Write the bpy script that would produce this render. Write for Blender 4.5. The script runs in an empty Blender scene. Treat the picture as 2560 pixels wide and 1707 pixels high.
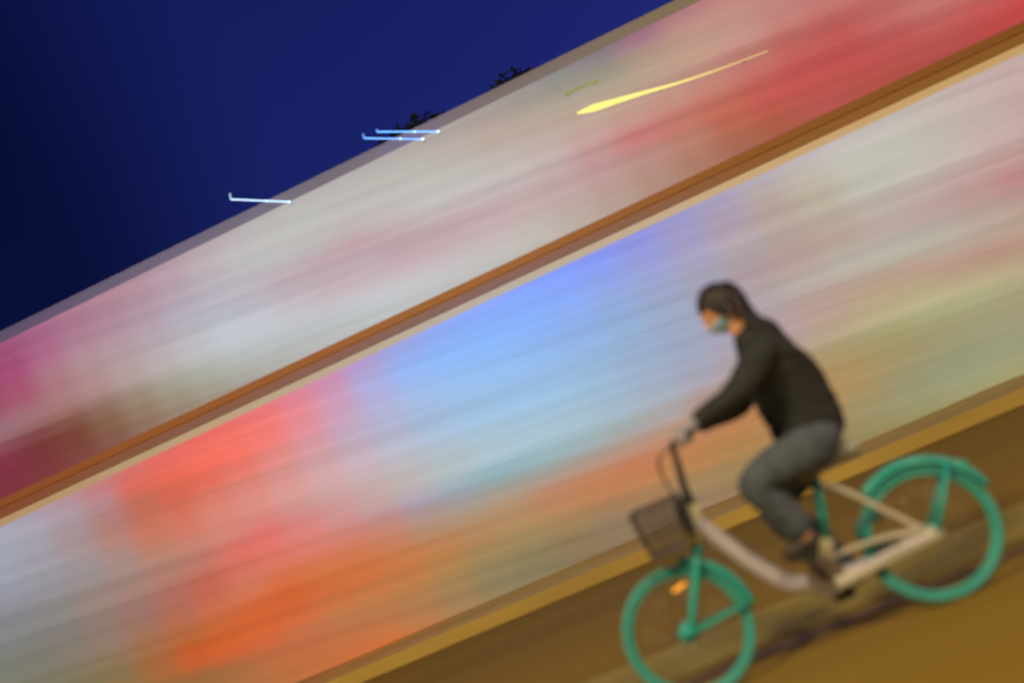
import bpy, bmesh, math, random
from mathutils import Vector, Matrix
random.seed(7)
C = bpy.context.scene.collection
SC = bpy.context.scene
R = math.radians

# ------------------------------------------------------------------ camera
CAM_H = 1.13
cam_d = bpy.data.cameras.new('camera')
cam_d.sensor_fit = 'HORIZONTAL'; cam_d.sensor_width = 36.0; cam_d.lens = 35.0
cam_d.clip_start = 0.05; cam_d.clip_end = 2000
cam_d.dof.use_dof = True; cam_d.dof.focus_distance = 200; cam_d.dof.aperture_fstop = .70
cam = bpy.data.objects.new('camera', cam_d); C.objects.link(cam)
# rolled about 25 degrees, pitched up 9, looking a little to the left of the street's normal
right = Vector((0.90344858, 0.17100621, -0.39311263))
up = Vector((0.41220775, -0.09464835, 0.90616029))
fwd = Vector((-0.11775158, 0.98071329, 0.156))
m = Matrix((right, up, -fwd)).transposed().to_4x4(); m.translation = (0, 0, CAM_H)
cam.matrix_world = m
SC.camera = cam

# ------------------------------------------------------------------ sky and exposure
w = bpy.data.worlds.new('World'); SC.world = w; w.use_nodes = True
nt = w.node_tree; nt.nodes.clear()
out = nt.nodes.new('ShaderNodeOutputWorld'); bg = nt.nodes.new('ShaderNodeBackground')
sky = nt.nodes.new('ShaderNodeTexSky'); sky.sky_type = 'NISHITA'; sky.sun_disc = False
sky.sun_elevation = R(2.6); sky.sun_rotation = R(70); sky.ozone_density = 6.0; sky.dust_density = 0.3; sky.air_density = 1.2
tint = nt.nodes.new('ShaderNodeMix'); tint.data_type = 'RGBA'; tint.blend_type = 'MULTIPLY'; tint.inputs[0].default_value = 1
tint.inputs[7].default_value = (1.9,.40,1.05, 1)
tcw = nt.nodes.new('ShaderNodeTexCoord'); spw = nt.nodes.new('ShaderNodeSeparateXYZ'); mrw = nt.nodes.new('ShaderNodeMapRange')
nt.links.new(tcw.outputs['Generated'], spw.inputs[0]); nt.links.new(spw.outputs[0], mrw.inputs[0])   # the dusk glow fades towards the west
mrw.interpolation_type = 'SMOOTHSTEP'
mrw.inputs[1].default_value = -.47; mrw.inputs[2].default_value = -.22; mrw.inputs[3].default_value = .28; mrw.inputs[4].default_value = 1.0
dim = nt.nodes.new('ShaderNodeVectorMath'); dim.operation = 'SCALE'
nt.links.new(sky.outputs[0], dim.inputs[0]); nt.links.new(mrw.outputs[0], dim.inputs['Scale'])
nt.links.new(dim.outputs[0], tint.inputs[6]); nt.links.new(tint.outputs[2], bg.inputs[0])
bg.inputs[1].default_value = 0.15
nt.links.new(bg.outputs[0], out.inputs[0])
SC.view_settings.view_transform = 'Standard'; SC.view_settings.look = 'None'
SC.view_settings.exposure = 0; SC.view_settings.gamma = 1; SC.view_settings.use_curve_mapping = False
SC.cycles.use_denoising = True
SC.cycles.max_bounces = 5

# ------------------------------------------------------------------ helpers
def tag(o, label=None, cat=None, group=None, kind=None):
    if label: o['label'] = label
    if cat: o['category'] = cat
    if group: o['group'] = group
    if kind: o['kind'] = kind
    return o
def empty(name, label, cat, loc=(0,0,0), group=None):
    o = bpy.data.objects.new(name, None); C.objects.link(o); o.location = loc; o.empty_display_size = .2
    return tag(o, label, cat, group)
def obj(name, bm, mat, parent=None, smooth=False, loc=None):
    me = bpy.data.meshes.new(name)
    if isinstance(bm, bpy.types.Mesh): me = bm
    else:
        bmesh.ops.recalc_face_normals(bm, faces=bm.faces)
        bm.to_mesh(me); bm.free()
    if smooth:
        for p in me.polygons: p.use_smooth = True
    for mm in (mat if isinstance(mat, (list, tuple)) else [mat]): me.materials.append(mm)
    o = bpy.data.objects.new(name, me); C.objects.link(o)
    if parent: o.parent = parent
    if loc: o.location = loc
    return o
def box(bm, x0, x1, y0, y1, z0, z1, bev=0, along=False):
    r = bmesh.ops.create_cube(bm, size=1)
    for v in r['verts']:
        v.co = Vector(((x0+x1)/2+v.co.x*(x1-x0), (y0+y1)/2+v.co.y*(y1-y0), (z0+z1)/2+v.co.z*(z1-z0)))
    if bev:
        es = [e for e in {e for v in r['verts'] for e in v.link_edges} if not along or abs(e.verts[0].co.x-e.verts[1].co.x) > 1e-4]
        bmesh.ops.bevel(bm, geom=es, offset=bev, segments=4 if along else 2, affect='EDGES')
    return bm
def tube(bm, pts, rad, n=10, closed=False, sx=1.0):
    """tube along a polyline; rad is one radius or one per point; sx squashes it along y"""
    pts = [Vector(p) for p in pts]; N = len(pts)
    rs = rad if isinstance(rad, (list, tuple)) else [rad]*N
    rings = []; ref = None
    for i, p in enumerate(pts):
        if closed: t = (pts[(i+1) % N]-pts[i-1])
        else: t = pts[min(i+1, N-1)]-pts[max(i-1, 0)]
        t.normalize()
        if ref is None:
            ref = t.orthogonal().normalized()
        ref = (ref-t*ref.dot(t)).normalized(); b = t.cross(ref)
        ring = []
        for k in range(n):
            a = 2*math.pi*k/n
            d = (ref*math.cos(a)+b*math.sin(a))*rs[i]; d.y *= sx
            ring.append(bm.verts.new(p+d))
        rings.append(ring)
    M = N if closed else N-1
    for i in range(M):
        A, B = rings[i], rings[(i+1) % N]
        off = 0
        if closed and i == N-1:
            off = min(range(n), key=lambda k: (A[0].co-B[k].co).length)
        for k in range(n):
            bm.faces.new((A[k], A[(k+1) % n], B[(k+1+off) % n], B[(k+off) % n]))
    if not closed:
        bm.faces.new(rings[0][::-1]); bm.faces.new(rings[-1])
    return bm
def ball(bm, c, r, seg=16, ring=10):
    q = bmesh.ops.create_uvsphere(bm, u_segments=seg, v_segments=ring, radius=1)
    rr = r if isinstance(r, (tuple, list)) else (r, r, r)
    for v in q['verts']: v.co = Vector((c[0]+v.co.x*rr[0], c[1]+v.co.y*rr[1], c[2]+v.co.z*rr[2]))
    return q['verts']
def smoothpath(pts, n=6):
    """Catmull-Rom through pts"""
    P = [Vector(p) for p in pts]; P = [2*P[0]-P[1]]+P+[2*P[-1]-P[-2]]; o = []
    for i in range(1, len(P)-2):
        for k in range(n):
            t = k/n; a, b, c, d = P[i-1:i+3]
            o.append(.5*((2*b)+(c-a)*t+(2*a-5*b+4*c-d)*t*t+(3*b-a-3*c+d)*t**3))
    o.append(P[-2]); return o
def arc(cx, cz, r, a0, a1, n, y=0):
    return [(cx+r*math.cos(R(a0+(a1-a0)*i/n)), y, cz+r*math.sin(R(a0+(a1-a0)*i/n))) for i in range(n+1)]
def skin(nodes, edges, root, levels=2, extra=None, voxel=None):
    """one continuous surface grown round a skeleton: nodes name -> (x, y, z, r) or (x, y, z, rx, ry)"""
    me = bpy.data.meshes.new('skin'); names = list(nodes)
    me.from_pydata([nodes[k][:3] for k in names], [(names.index(a), names.index(b)) for a, b in edges], [])
    o = bpy.data.objects.new('skin_tmp', me); C.objects.link(o)
    md = o.modifiers.new('s', 'SKIN'); md.use_smooth_shade = True
    sv = me.skin_vertices[0].data
    for i, k in enumerate(names):
        r = nodes[k][3:]; sv[i].radius = (r[0], r[-1]); sv[i].use_root = (k == root)
    sd = o.modifiers.new('d', 'SUBSURF'); sd.levels = levels; sd.render_levels = levels
    dg = bpy.context.evaluated_depsgraph_get(); dg.update()
    m1 = bpy.data.meshes.new_from_object(o.evaluated_get(dg))
    bpy.data.objects.remove(o)
    if extra is not None or voxel:
        bm = bmesh.new(); bm.from_mesh(m1)
        if extra is not None:
            em = bpy.data.meshes.new('e'); extra.to_mesh(em); extra.free(); bm.from_mesh(em)
        m2 = bpy.data.meshes.new('skin'); bm.to_mesh(m2); bm.free(); m1 = m2
        if voxel:
            o = bpy.data.objects.new('vox_tmp', m1); C.objects.link(o)
            rm = o.modifiers.new('r', 'REMESH'); rm.mode = 'VOXEL'; rm.voxel_size = voxel; rm.use_smooth_shade = True
            sm = o.modifiers.new('s', 'SMOOTH'); sm.iterations = 2; sm.factor = .4
            dg = bpy.context.evaluated_depsgraph_get(); dg.update()
            m1 = bpy.data.meshes.new_from_object(o.evaluated_get(dg)); bpy.data.objects.remove(o)
    return m1

# ------------------------------------------------------------------ materials
def lin(c):
    c = c/255; return c/12.92 if c <= .04045 else ((c+.055)/1.055)**2.4
def rgb(c): return tuple(lin(v) for v in c)+(1,)
def base_mat(name, col, rough=.6, metal=0, var=.12, scale=8, bump=0, emit=None, estr=0, coat=0, stretch=(1,1,1)):
    mt = bpy.data.materials.new(name); mt.use_nodes = True; t = mt.node_tree; b = t.nodes['Principled BSDF']
    tc = t.nodes.new('ShaderNodeTexCoord'); mp = t.nodes.new('ShaderNodeMapping'); mp.inputs['Scale'].default_value = stretch
    no = t.nodes.new('ShaderNodeTexNoise'); no.inputs['Scale'].default_value = scale; no.inputs['Detail'].default_value = 6
    t.links.new(tc.outputs['Object'], mp.inputs[0]); t.links.new(mp.outputs[0], no.inputs['Vector'])
    cr = t.nodes.new('ShaderNodeValToRGB'); t.links.new(no.outputs[0], cr.inputs[0])
    cr.color_ramp.elements[0].position = .3; cr.color_ramp.elements[1].position = .7
    cr.color_ramp.elements[0].color = tuple(c*(1-var) for c in col[:3])+(1,)
    cr.color_ramp.elements[1].color = tuple(min(1, c*(1+var)) for c in col[:3])+(1,)
    t.links.new(cr.outputs[0], b.inputs['Base Color'])
    b.inputs['Roughness'].default_value = rough; b.inputs['Metallic'].default_value = metal
    b.inputs['Coat Weight'].default_value = coat
    if bump:
        bp = t.nodes.new('ShaderNodeBump'); bp.inputs['Strength'].default_value = bump; bp.inputs['Distance'].default_value = .01
        t.links.new(no.outputs[0], bp.inputs['Height']); t.links.new(bp.outputs[0], b.inputs['Normal'])
    if emit:
        b.inputs['Emission Color'].default_value = emit[:3]+(1,); b.inputs['Emission Strength'].default_value = estr
    return mt
SLANT = 0.085
def smear_glow_mat(name, tab, x0, x1, gain=1.0, ox=0.0, oz=0.0):
    """smeared shop light put into the emission: rows of colour ramps along x, blended along a slightly slanted height, streaked by long noise"""
    s0, s1, rows = tab
    mt = bpy.data.materials.new(name); mt.use_nodes = True; t = mt.node_tree; b = t.nodes['Principled BSDF']
    N = t.nodes.new; L = t.links.new
    def mth(op, a, bb=None, cl=False):
        n = N('ShaderNodeMath'); n.operation = op; n.use_clamp = cl
        for i, v in enumerate((a, bb)):
            if v is None: continue
            if isinstance(v, (int, float)): n.inputs[i].default_value = v
            else: L(v, n.inputs[i])
        return n.outputs[0]
    tc = N('ShaderNodeTexCoord'); sp = N('ShaderNodeSeparateXYZ'); L(tc.outputs['Object'], sp.inputs[0])
    s = mth('ADD', sp.outputs[2], mth('MULTIPLY', sp.outputs[0], SLANT))
    cb = N('ShaderNodeCombineXYZ'); L(mth('MULTIPLY', mth('ADD', sp.outputs[0], ox), .11), cb.inputs[0]); L(mth('MULTIPLY', mth('ADD', s, ox*SLANT+oz), 4.8), cb.inputs[2])
    nz = N('ShaderNodeTexNoise'); nz.inputs['Scale'].default_value = 1.0; nz.inputs['Detail'].default_value = 3.0; nz.inputs['Roughness'].default_value = .55
    L(cb.outputs[0], nz.inputs['Vector'])
    nn = mth('SUBTRACT', nz.outputs[0], .5)
    sw = mth('ADD', s, mth('MULTIPLY', nn, .3))
    fx = mth('DIVIDE', mth('SUBTRACT', sp.outputs[0], x0), x1-x0, True)
    cur = None; step = (s1-s0)/(len(rows)-1)
    for i, row in enumerate(rows):
        cr = N('ShaderNodeValToRGB'); r = cr.color_ramp; r.interpolation = 'EASE'
        cs = [rgb(row[k:k+3]) for k in range(0, len(row), 3)]
        r.elements[0].position = 0; r.elements[0].color = cs[0]; r.elements[1].position = 1; r.elements[1].color = cs[-1]
        for k in range(1, len(cs)-1):
            e = r.elements.new(k/(len(cs)-1)); e.color = cs[k]
        L(fx, cr.inputs[0])
        if cur is None: cur = cr.outputs[0]
        else:
            mx = N('ShaderNodeMix'); mx.data_type = 'RGBA'
            L(mth('DIVIDE', mth('SUBTRACT', sw, s0+(i-1)*step), step, True), mx.inputs[0])
            L(cur, mx.inputs[6]); L(cr.outputs[0], mx.inputs[7]); cur = mx.outputs[2]
    b.inputs['Base Color'].default_value = (.02, .02, .02, 1); b.inputs['Roughness'].default_value = .5
    b.inputs['Specular IOR Level'].default_value = .15
    L(cur, b.inputs['Emission Color'])
    L(mth('MULTIPLY', mth('ADD', mth('MULTIPLY', nn, .55), 1.02), gain), b.inputs['Emission Strength'])
    return mt
def lamp_mat(name, col, s):
    return base_mat(name, (.1, .1, .1), .4, emit=col, estr=s)

TAB = {
 'sign_a': (-0.492, 2.753, [
  [125,56,64,125,56,64,125,56,64,125,56,64,125,56,64,125,56,64,125,56,64,125,56,64,125,56,64,125,56,64,125,56,64,125,56,64,125,56,64,125,56,64,125,58,65,127,65,68,129,73,72],
  [124,55,63,124,55,63,124,55,63,124,55,63,124,55,63,124,55,63,124,55,63,124,55,63,124,55,63,124,55,63,124,55,63,124,55,63,124,55,63,124,55,63,124,57,64,126,64,67,128,72,71],
  [124,53,62,124,53,62,124,53,62,124,53,62,124,53,62,124,53,62,124,53,62,124,53,62,124,53,62,124,53,62,124,53,62,124,53,62,124,53,62,124,53,62,124,55,63,125,63,65,128,72,70],
  [123,51,61,123,51,61,123,51,61,123,51,61,123,51,61,123,51,61,123,51,61,123,51,61,123,51,61,123,51,61,123,51,61,123,51,61,123,51,61,123,51,61,123,53,62,124,61,64,127,71,69],
  [122,49,61,122,49,61,122,49,61,122,49,61,122,49,61,122,49,61,122,49,61,122,49,61,122,49,61,122,49,61,122,49,61,122,49,61,122,49,61,122,49,61,122,51,61,123,59,62,126,70,67],
  [122,47,60,122,47,60,122,47,60,122,47,60,122,47,60,122,47,60,122,47,60,122,47,60,122,47,60,122,47,60,122,47,60,122,47,60,122,47,60,122,47,60,122,49,60,122,56,60,125,68,65],
  [122,45,60,122,45,60,122,45,60,122,45,60,122,45,60,122,45,60,122,45,60,122,45,60,122,45,60,122,45,60,122,45,60,122,45,60,122,45,60,122,45,60,121,46,59,121,53,58,123,66,62],
  [122,43,61,122,43,61,122,43,61,122,43,61,122,43,61,122,43,61,122,43,61,122,43,61,122,43,61,122,43,61,122,43,61,122,43,61,122,43,61,122,43,61,121,44,59,120,50,55,121,64,59],
  [123,42,63,123,42,63,123,42,63,123,42,63,123,42,63,123,42,63,123,42,63,123,42,63,123,42,63,123,42,63,123,42,63,123,42,63,123,42,63,123,42,63,122,42,60,118,47,53,119,62,55],
  [125,44,68,125,44,68,125,44,68,125,44,68,125,44,68,125,44,68,125,44,68,125,44,68,125,44,68,125,44,68,125,44,68,125,44,68,125,44,68,125,44,68,124,42,64,117,45,50,117,60,50],
  [128,54,75,128,54,75,128,54,75,128,54,75,128,54,75,128,54,75,128,54,75,128,54,75,128,54,75,128,54,75,128,54,75,128,54,75,128,54,75,128,54,75,126,51,70,117,48,51,116,61,48],
  [133,71,89,133,71,89,133,71,89,133,71,89,133,71,89,133,71,89,133,71,89,133,71,89,133,71,89,133,71,89,133,71,89,133,71,89,133,71,89,133,71,89,132,71,86,126,67,69,128,79,68],
  [141,89,105,141,89,105,141,89,105,141,89,105,141,89,105,141,89,105,141,89,105,141,89,105,141,89,105,141,89,105,141,89,105,141,89,105,141,89,105,141,89,105,142,98,109,141,95,97,145,100,93],
  [148,95,112,148,95,112,148,95,112,148,95,112,148,95,112,148,95,112,148,95,112,148,95,112,148,95,112,148,95,112,148,95,112,148,95,112,148,95,112,148,95,112,150,105,119,154,108,115,159,114,111],
  [151,86,109,151,86,109,151,86,109,151,86,109,151,86,109,151,86,109,151,86,109,151,86,109,151,86,109,151,86,109,151,86,109,151,86,109,151,86,109,151,86,109,154,91,112,159,101,114,165,117,120],
  [153,74,103,153,74,103,153,74,103,153,74,103,153,74,103,153,74,103,153,74,103,153,74,103,153,74,103,153,74,103,153,74,103,153,74,103,153,74,103,153,74,103,155,76,103,162,87,108,167,116,125],
  [153,66,100,153,66,100,153,66,100,153,66,100,153,66,100,153,66,100,153,66,100,153,66,100,153,66,100,153,66,100,153,66,100,153,66,100,153,66,100,153,66,100,156,67,100,162,81,108,168,117,129],
  [153,62,100,153,62,100,153,62,100,153,62,100,153,62,100,153,62,100,153,62,100,153,62,100,153,62,100,153,62,100,153,62,100,153,62,100,153,62,100,153,62,100,155,64,101,162,78,112,168,116,132],
  [151,60,101,151,60,101,151,60,101,151,60,101,151,60,101,151,60,101,151,60,101,151,60,101,151,60,101,151,60,101,151,60,101,151,60,101,151,60,101,151,60,101,152,62,102,160,72,114,167,106,132],
  [150,60,102,150,60,102,150,60,102,150,60,102,150,60,102,150,60,102,150,60,102,150,60,102,150,60,102,150,60,102,150,60,102,150,60,102,150,60,102,150,60,102,151,62,104,156,72,114,166,100,132],
  [150,63,105,150,63,105,150,63,105,150,63,105,150,63,105,150,63,105,150,63,105,150,63,105,150,63,105,150,63,105,150,63,105,150,63,105,150,63,105,150,63,105,151,65,107,157,76,117,164,97,132],
  [151,66,108,151,66,108,151,66,108,151,66,108,151,66,108,151,66,108,151,66,108,151,66,108,151,66,108,151,66,108,151,66,108,151,66,108,151,66,108,151,66,108,152,69,110,157,80,119,162,98,130],
  [151,69,110,151,69,110,151,69,110,151,69,110,151,69,110,151,69,110,151,69,110,151,69,110,151,69,110,151,69,110,151,69,110,151,69,110,151,69,110,151,69,110,152,72,112,156,83,120,160,98,129],
 ]),
 'front_a': (-0.262, 4.512, [
  [127,107,66,127,107,66,127,107,66,127,107,66,127,107,66,127,107,66,127,107,66,127,107,66,127,107,66,127,107,66,127,107,66,127,107,66,127,107,66,130,106,64,133,105,61,137,105,59,142,104,56],
  [127,108,67,127,108,67,127,108,67,127,108,67,127,108,67,127,108,67,127,108,67,127,108,67,127,108,67,127,108,67,127,108,67,127,108,67,127,108,67,129,107,65,133,106,62,137,105,59,142,104,57],
  [126,108,68,126,108,68,126,108,68,126,108,68,126,108,68,126,108,68,126,108,68,126,108,68,126,108,68,126,108,68,126,108,68,126,108,68,126,108,68,129,107,66,133,106,63,138,105,60,143,104,58],
  [125,108,70,125,108,70,125,108,70,125,108,70,125,108,70,125,108,70,125,108,70,125,108,70,125,108,70,125,108,70,125,108,70,125,108,70,125,108,70,128,107,67,133,106,64,137,105,61,143,105,58],
  [125,109,71,125,109,71,125,109,71,125,109,71,125,109,71,125,109,71,125,109,71,125,109,71,125,109,71,125,109,71,125,109,71,125,109,71,125,109,71,128,108,68,132,107,65,137,106,62,143,105,59],
  [124,109,73,124,109,73,124,109,73,124,109,73,124,109,73,124,109,73,124,109,73,124,109,73,124,109,73,124,109,73,124,109,73,124,109,73,124,109,73,127,108,69,131,107,66,137,106,62,143,105,60],
  [123,110,74,123,110,74,123,110,74,123,110,74,123,110,74,123,110,74,123,110,74,123,110,74,123,110,74,123,110,74,123,110,74,123,110,74,123,110,74,126,109,71,131,107,67,136,106,63,143,105,61],
  [122,110,76,122,110,76,122,110,76,122,110,76,122,110,76,122,110,76,122,110,76,122,110,76,122,110,76,122,110,76,122,110,76,122,110,76,122,110,76,125,109,72,130,107,68,136,106,64,143,105,61],
  [121,111,78,121,111,78,121,111,78,121,111,78,121,111,78,121,111,78,121,111,78,121,111,78,121,111,78,121,111,78,121,111,78,121,111,78,121,111,78,124,110,74,129,108,69,136,106,64,144,105,61],
  [120,112,81,120,112,81,120,112,81,120,112,81,120,112,81,120,112,81,120,112,81,120,112,81,120,112,81,120,112,81,120,112,81,120,112,81,120,112,81,123,110,76,128,108,71,136,106,65,146,103,60],
  [119,112,83,119,112,83,119,112,83,119,112,83,119,112,83,119,112,83,119,112,83,119,112,83,119,112,83,119,112,83,119,112,83,119,112,83,119,112,83,122,111,79,127,109,73,137,106,65,151,101,58],
  [118,113,87,118,113,87,118,113,87,118,113,87,118,113,87,118,113,87,118,113,87,118,113,87,118,113,87,118,113,87,118,113,87,118,113,87,118,113,87,120,112,82,126,110,75,136,106,67,158,99,55],
  [117,114,90,117,114,90,117,114,90,117,114,90,117,114,90,117,114,90,117,114,90,117,114,90,117,114,90,117,114,90,117,114,90,117,114,90,117,114,90,120,113,86,124,111,79,133,108,70,162,97,54],
  [117,115,94,117,115,94,117,115,94,117,115,94,117,115,94,117,115,94,117,115,94,117,115,94,117,115,94,117,115,94,117,115,94,117,115,94,117,115,94,119,114,90,124,113,85,133,111,76,162,99,58],
  [117,116,99,117,116,99,117,116,99,117,116,99,117,116,99,117,116,99,117,116,99,117,116,99,117,116,99,117,116,99,117,116,99,117,116,99,117,116,99,119,115,95,125,115,91,137,112,84,160,104,68],
  [117,117,103,117,117,103,117,117,103,117,117,103,117,117,103,117,117,103,117,117,103,117,117,103,117,117,103,117,117,103,117,117,103,117,117,103,117,117,103,120,115,100,127,116,99,140,116,95,158,108,79],
  [118,119,108,118,119,108,118,119,108,118,119,108,118,119,108,118,119,108,118,119,108,118,119,108,118,119,108,118,119,108,118,119,108,118,119,108,118,119,108,120,117,106,128,118,105,140,118,104,157,110,90],
  [118,121,113,118,121,113,118,121,113,118,121,113,118,121,113,118,121,113,118,121,113,118,121,113,118,121,113,118,121,113,118,121,113,118,121,113,118,121,113,121,119,111,128,119,110,139,118,106,154,111,98],
  [120,123,118,120,123,118,120,123,118,120,123,118,120,123,118,120,123,118,120,123,118,120,123,118,120,123,118,120,123,118,120,123,118,120,123,118,120,123,118,122,121,116,127,120,114,140,119,110,153,113,103],
  [122,125,124,122,125,124,122,125,124,122,125,124,122,125,124,122,125,124,122,125,124,122,125,124,122,125,124,122,125,124,122,125,124,122,125,124,122,125,124,123,123,121,126,122,118,142,121,113,155,117,107],
  [125,128,130,125,128,130,125,128,130,125,128,130,125,128,130,125,128,130,125,128,130,125,128,130,125,128,130,125,128,130,125,128,130,125,128,130,125,128,130,127,127,127,132,127,124,147,126,117,157,123,113],
  [130,133,138,130,133,138,130,133,138,130,133,138,130,133,138,130,133,138,130,133,138,130,133,138,130,133,138,130,133,138,130,133,138,130,133,138,130,133,138,132,132,136,137,132,132,148,131,126,158,129,121],
  [135,139,147,135,139,147,135,139,147,135,139,147,135,139,147,135,139,147,135,139,147,135,139,147,135,139,147,135,139,147,135,139,147,135,139,147,135,139,147,137,138,145,142,138,141,149,136,134,160,134,126],
  [140,144,155,140,144,155,140,144,155,140,144,155,140,144,155,140,144,155,140,144,155,140,144,155,140,144,155,140,144,155,140,144,155,140,144,155,140,144,155,143,144,155,145,142,149,150,140,141,163,134,127],
  [144,149,163,144,149,163,144,149,163,144,149,163,144,149,163,144,149,163,144,149,163,144,149,163,144,149,163,144,149,163,144,149,163,144,149,163,144,149,163,149,149,164,148,146,154,152,142,144,165,132,125],
  [147,152,168,147,152,168,147,152,168,147,152,168,147,152,168,147,152,168,147,152,168,147,152,168,147,152,168,147,152,168,147,152,168,147,152,168,147,152,168,150,152,166,152,149,158,156,141,143,171,127,117],
  [150,155,171,150,155,171,150,155,171,150,155,171,150,155,171,150,155,171,150,155,171,150,155,171,150,155,171,150,155,171,150,155,171,150,155,171,150,155,171,152,155,169,154,150,160,160,141,143,174,124,114],
  [152,158,174,152,158,174,152,158,174,152,158,174,152,158,174,152,158,174,152,158,174,152,158,174,152,158,174,152,158,174,152,158,174,152,158,174,152,158,174,154,157,172,157,153,163,162,142,146,174,124,117],
  [155,160,177,155,160,177,155,160,177,155,160,177,155,160,177,155,160,177,155,160,177,155,160,177,155,160,177,155,160,177,155,160,177,155,160,177,155,160,177,157,160,175,160,156,168,163,145,151,174,126,124],
  [158,162,179,158,162,179,158,162,179,158,162,179,158,162,179,158,162,179,158,162,179,158,162,179,158,162,179,158,162,179,158,162,179,158,162,179,158,162,179,161,163,178,163,159,172,165,148,157,172,130,136],
  [161,162,179,161,162,179,161,162,179,161,162,179,161,162,179,161,162,179,161,162,179,161,162,179,161,162,179,161,162,179,161,162,179,161,162,179,161,162,179,164,163,179,167,158,172,171,147,157,183,127,130],
  [164,160,178,164,160,178,164,160,178,164,160,178,164,160,178,164,160,178,164,160,178,164,160,178,164,160,178,164,160,178,164,160,178,164,160,178,164,160,178,167,160,176,171,155,168,178,143,153,192,126,128],
  [167,158,176,167,158,176,167,158,176,167,158,176,167,158,176,167,158,176,167,158,176,167,158,176,167,158,176,167,158,176,167,158,176,167,158,176,167,158,176,170,157,173,176,151,165,183,141,151,196,127,130],
 ]),
 'sign_b': (-0.272, 2.531, [
  [124,67,63,128,82,72,135,99,85,142,115,100,149,129,115,155,140,128,161,150,140,165,157,149,169,162,155],
  [122,65,60,128,83,71,135,102,86,143,119,103,151,134,120,158,147,135,163,156,147,168,163,156,172,168,162],
  [120,63,56,127,83,69,136,105,88,145,125,107,154,141,126,161,154,143,167,163,155,171,170,164,175,174,170],
  [118,61,52,127,86,69,138,111,91,149,132,113,158,149,133,165,161,152,170,170,164,175,176,172,178,180,177],
  [116,60,48,128,91,72,142,119,99,153,141,123,163,158,145,170,170,164,175,177,174,179,182,181,181,185,185],
  [122,70,58,135,100,83,149,129,110,159,152,137,168,168,159,177,181,179,180,184,184,182,186,187,184,189,191],
  [138,91,83,147,113,102,157,138,127,165,161,151,173,175,170,180,185,186,183,188,191,184,188,192,187,190,194],
  [154,109,104,158,125,119,165,145,140,170,164,160,177,178,178,182,188,191,184,189,195,186,187,193,187,186,192],
  [163,117,117,166,131,131,170,149,148,174,165,166,179,179,183,183,190,197,185,189,197,186,183,191,187,178,185],
  [166,116,123,170,135,138,173,151,153,176,165,170,180,178,185,183,189,199,185,187,196,186,177,186,186,168,176],
  [168,116,127,172,137,142,175,151,156,176,164,171,179,176,186,182,184,195,184,181,192,185,172,181,185,167,175],
  [169,118,131,172,138,145,174,148,157,175,160,171,177,173,185,180,179,192,183,177,187,184,166,176,185,163,171],
  [168,110,133,171,132,145,172,142,155,173,154,167,175,168,182,179,176,188,182,176,185,183,168,175,184,161,169],
  [166,102,132,169,125,144,170,136,152,172,149,163,175,163,177,179,173,184,182,177,184,182,175,179,182,169,173],
  [165,98,132,167,120,142,169,132,149,172,144,159,176,159,172,180,172,181,183,180,184,183,181,182,182,177,178],
  [163,98,131,165,116,140,167,128,146,171,140,155,176,154,167,181,170,178,184,183,184,184,183,182,184,181,180],
  [161,98,130,163,113,137,165,124,141,170,136,151,176,149,163,180,168,176,183,179,181,184,183,181,184,184,180],
  [160,98,129,163,111,135,165,123,140,169,135,150,174,148,161,179,163,171,181,174,177,183,180,179,184,184,180],
  [159,98,128,162,110,134,165,122,141,169,133,149,173,146,158,177,159,167,179,169,173,181,176,176,182,179,177],
  [159,99,129,161,110,134,164,121,141,168,132,148,171,143,156,175,155,163,177,164,169,178,170,172,179,174,173],
 ]),
 'front_b': (-0.042, 4.291, [
  [143,105,60,151,105,58,160,104,57,169,104,55,177,103,53,183,104,51,183,105,51,175,107,56,164,109,62],
  [143,105,61,151,105,59,161,105,58,172,104,57,181,104,55,188,104,52,191,105,50,179,109,58,163,111,66],
  [143,105,61,151,105,60,162,105,60,175,104,59,184,104,58,192,104,55,200,105,48,180,111,61,161,115,71],
  [145,104,61,151,104,60,164,105,61,179,105,61,187,104,61,191,105,61,193,109,59,177,115,69,158,118,78],
  [148,102,59,155,102,58,170,104,60,187,104,62,190,105,64,189,109,67,186,113,68,173,118,75,156,122,82],
  [155,100,56,173,96,51,189,97,53,197,101,58,192,107,68,186,113,71,182,117,71,174,120,75,158,124,81],
  [161,98,54,191,88,43,202,91,45,202,97,52,195,105,65,186,115,71,184,118,71,178,120,72,165,125,78],
  [163,98,56,193,88,40,202,92,42,205,94,46,201,100,55,194,109,63,191,114,66,186,118,68,174,125,73],
  [161,102,63,181,95,46,199,97,47,207,93,44,206,95,49,201,104,56,200,110,61,194,116,65,184,123,72],
  [159,106,74,178,100,61,196,100,57,205,98,52,206,96,47,203,105,54,202,110,61,197,117,69,187,124,78],
  [158,109,85,177,103,73,195,104,69,205,105,65,206,99,51,203,110,58,201,111,66,194,119,78,177,130,93],
  [155,111,94,176,104,83,195,105,79,205,115,85,208,108,70,206,111,71,202,113,77,191,121,90,171,134,110],
  [152,112,101,173,104,89,192,96,76,205,112,89,211,112,85,209,115,89,202,118,94,190,126,104,170,139,129],
  [154,115,105,171,107,94,189,101,84,206,107,89,214,112,95,212,119,106,201,126,113,187,134,127,166,147,157],
  [157,120,110,170,114,101,187,108,93,209,106,92,218,111,100,213,123,116,200,134,130,184,145,149,170,158,171],
  [158,126,117,171,121,108,184,116,101,213,110,98,221,111,104,212,127,123,200,143,141,190,158,158,180,170,172],
  [159,132,124,174,127,113,190,126,110,210,125,113,219,117,111,209,135,131,201,152,150,194,166,165,185,178,177],
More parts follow.
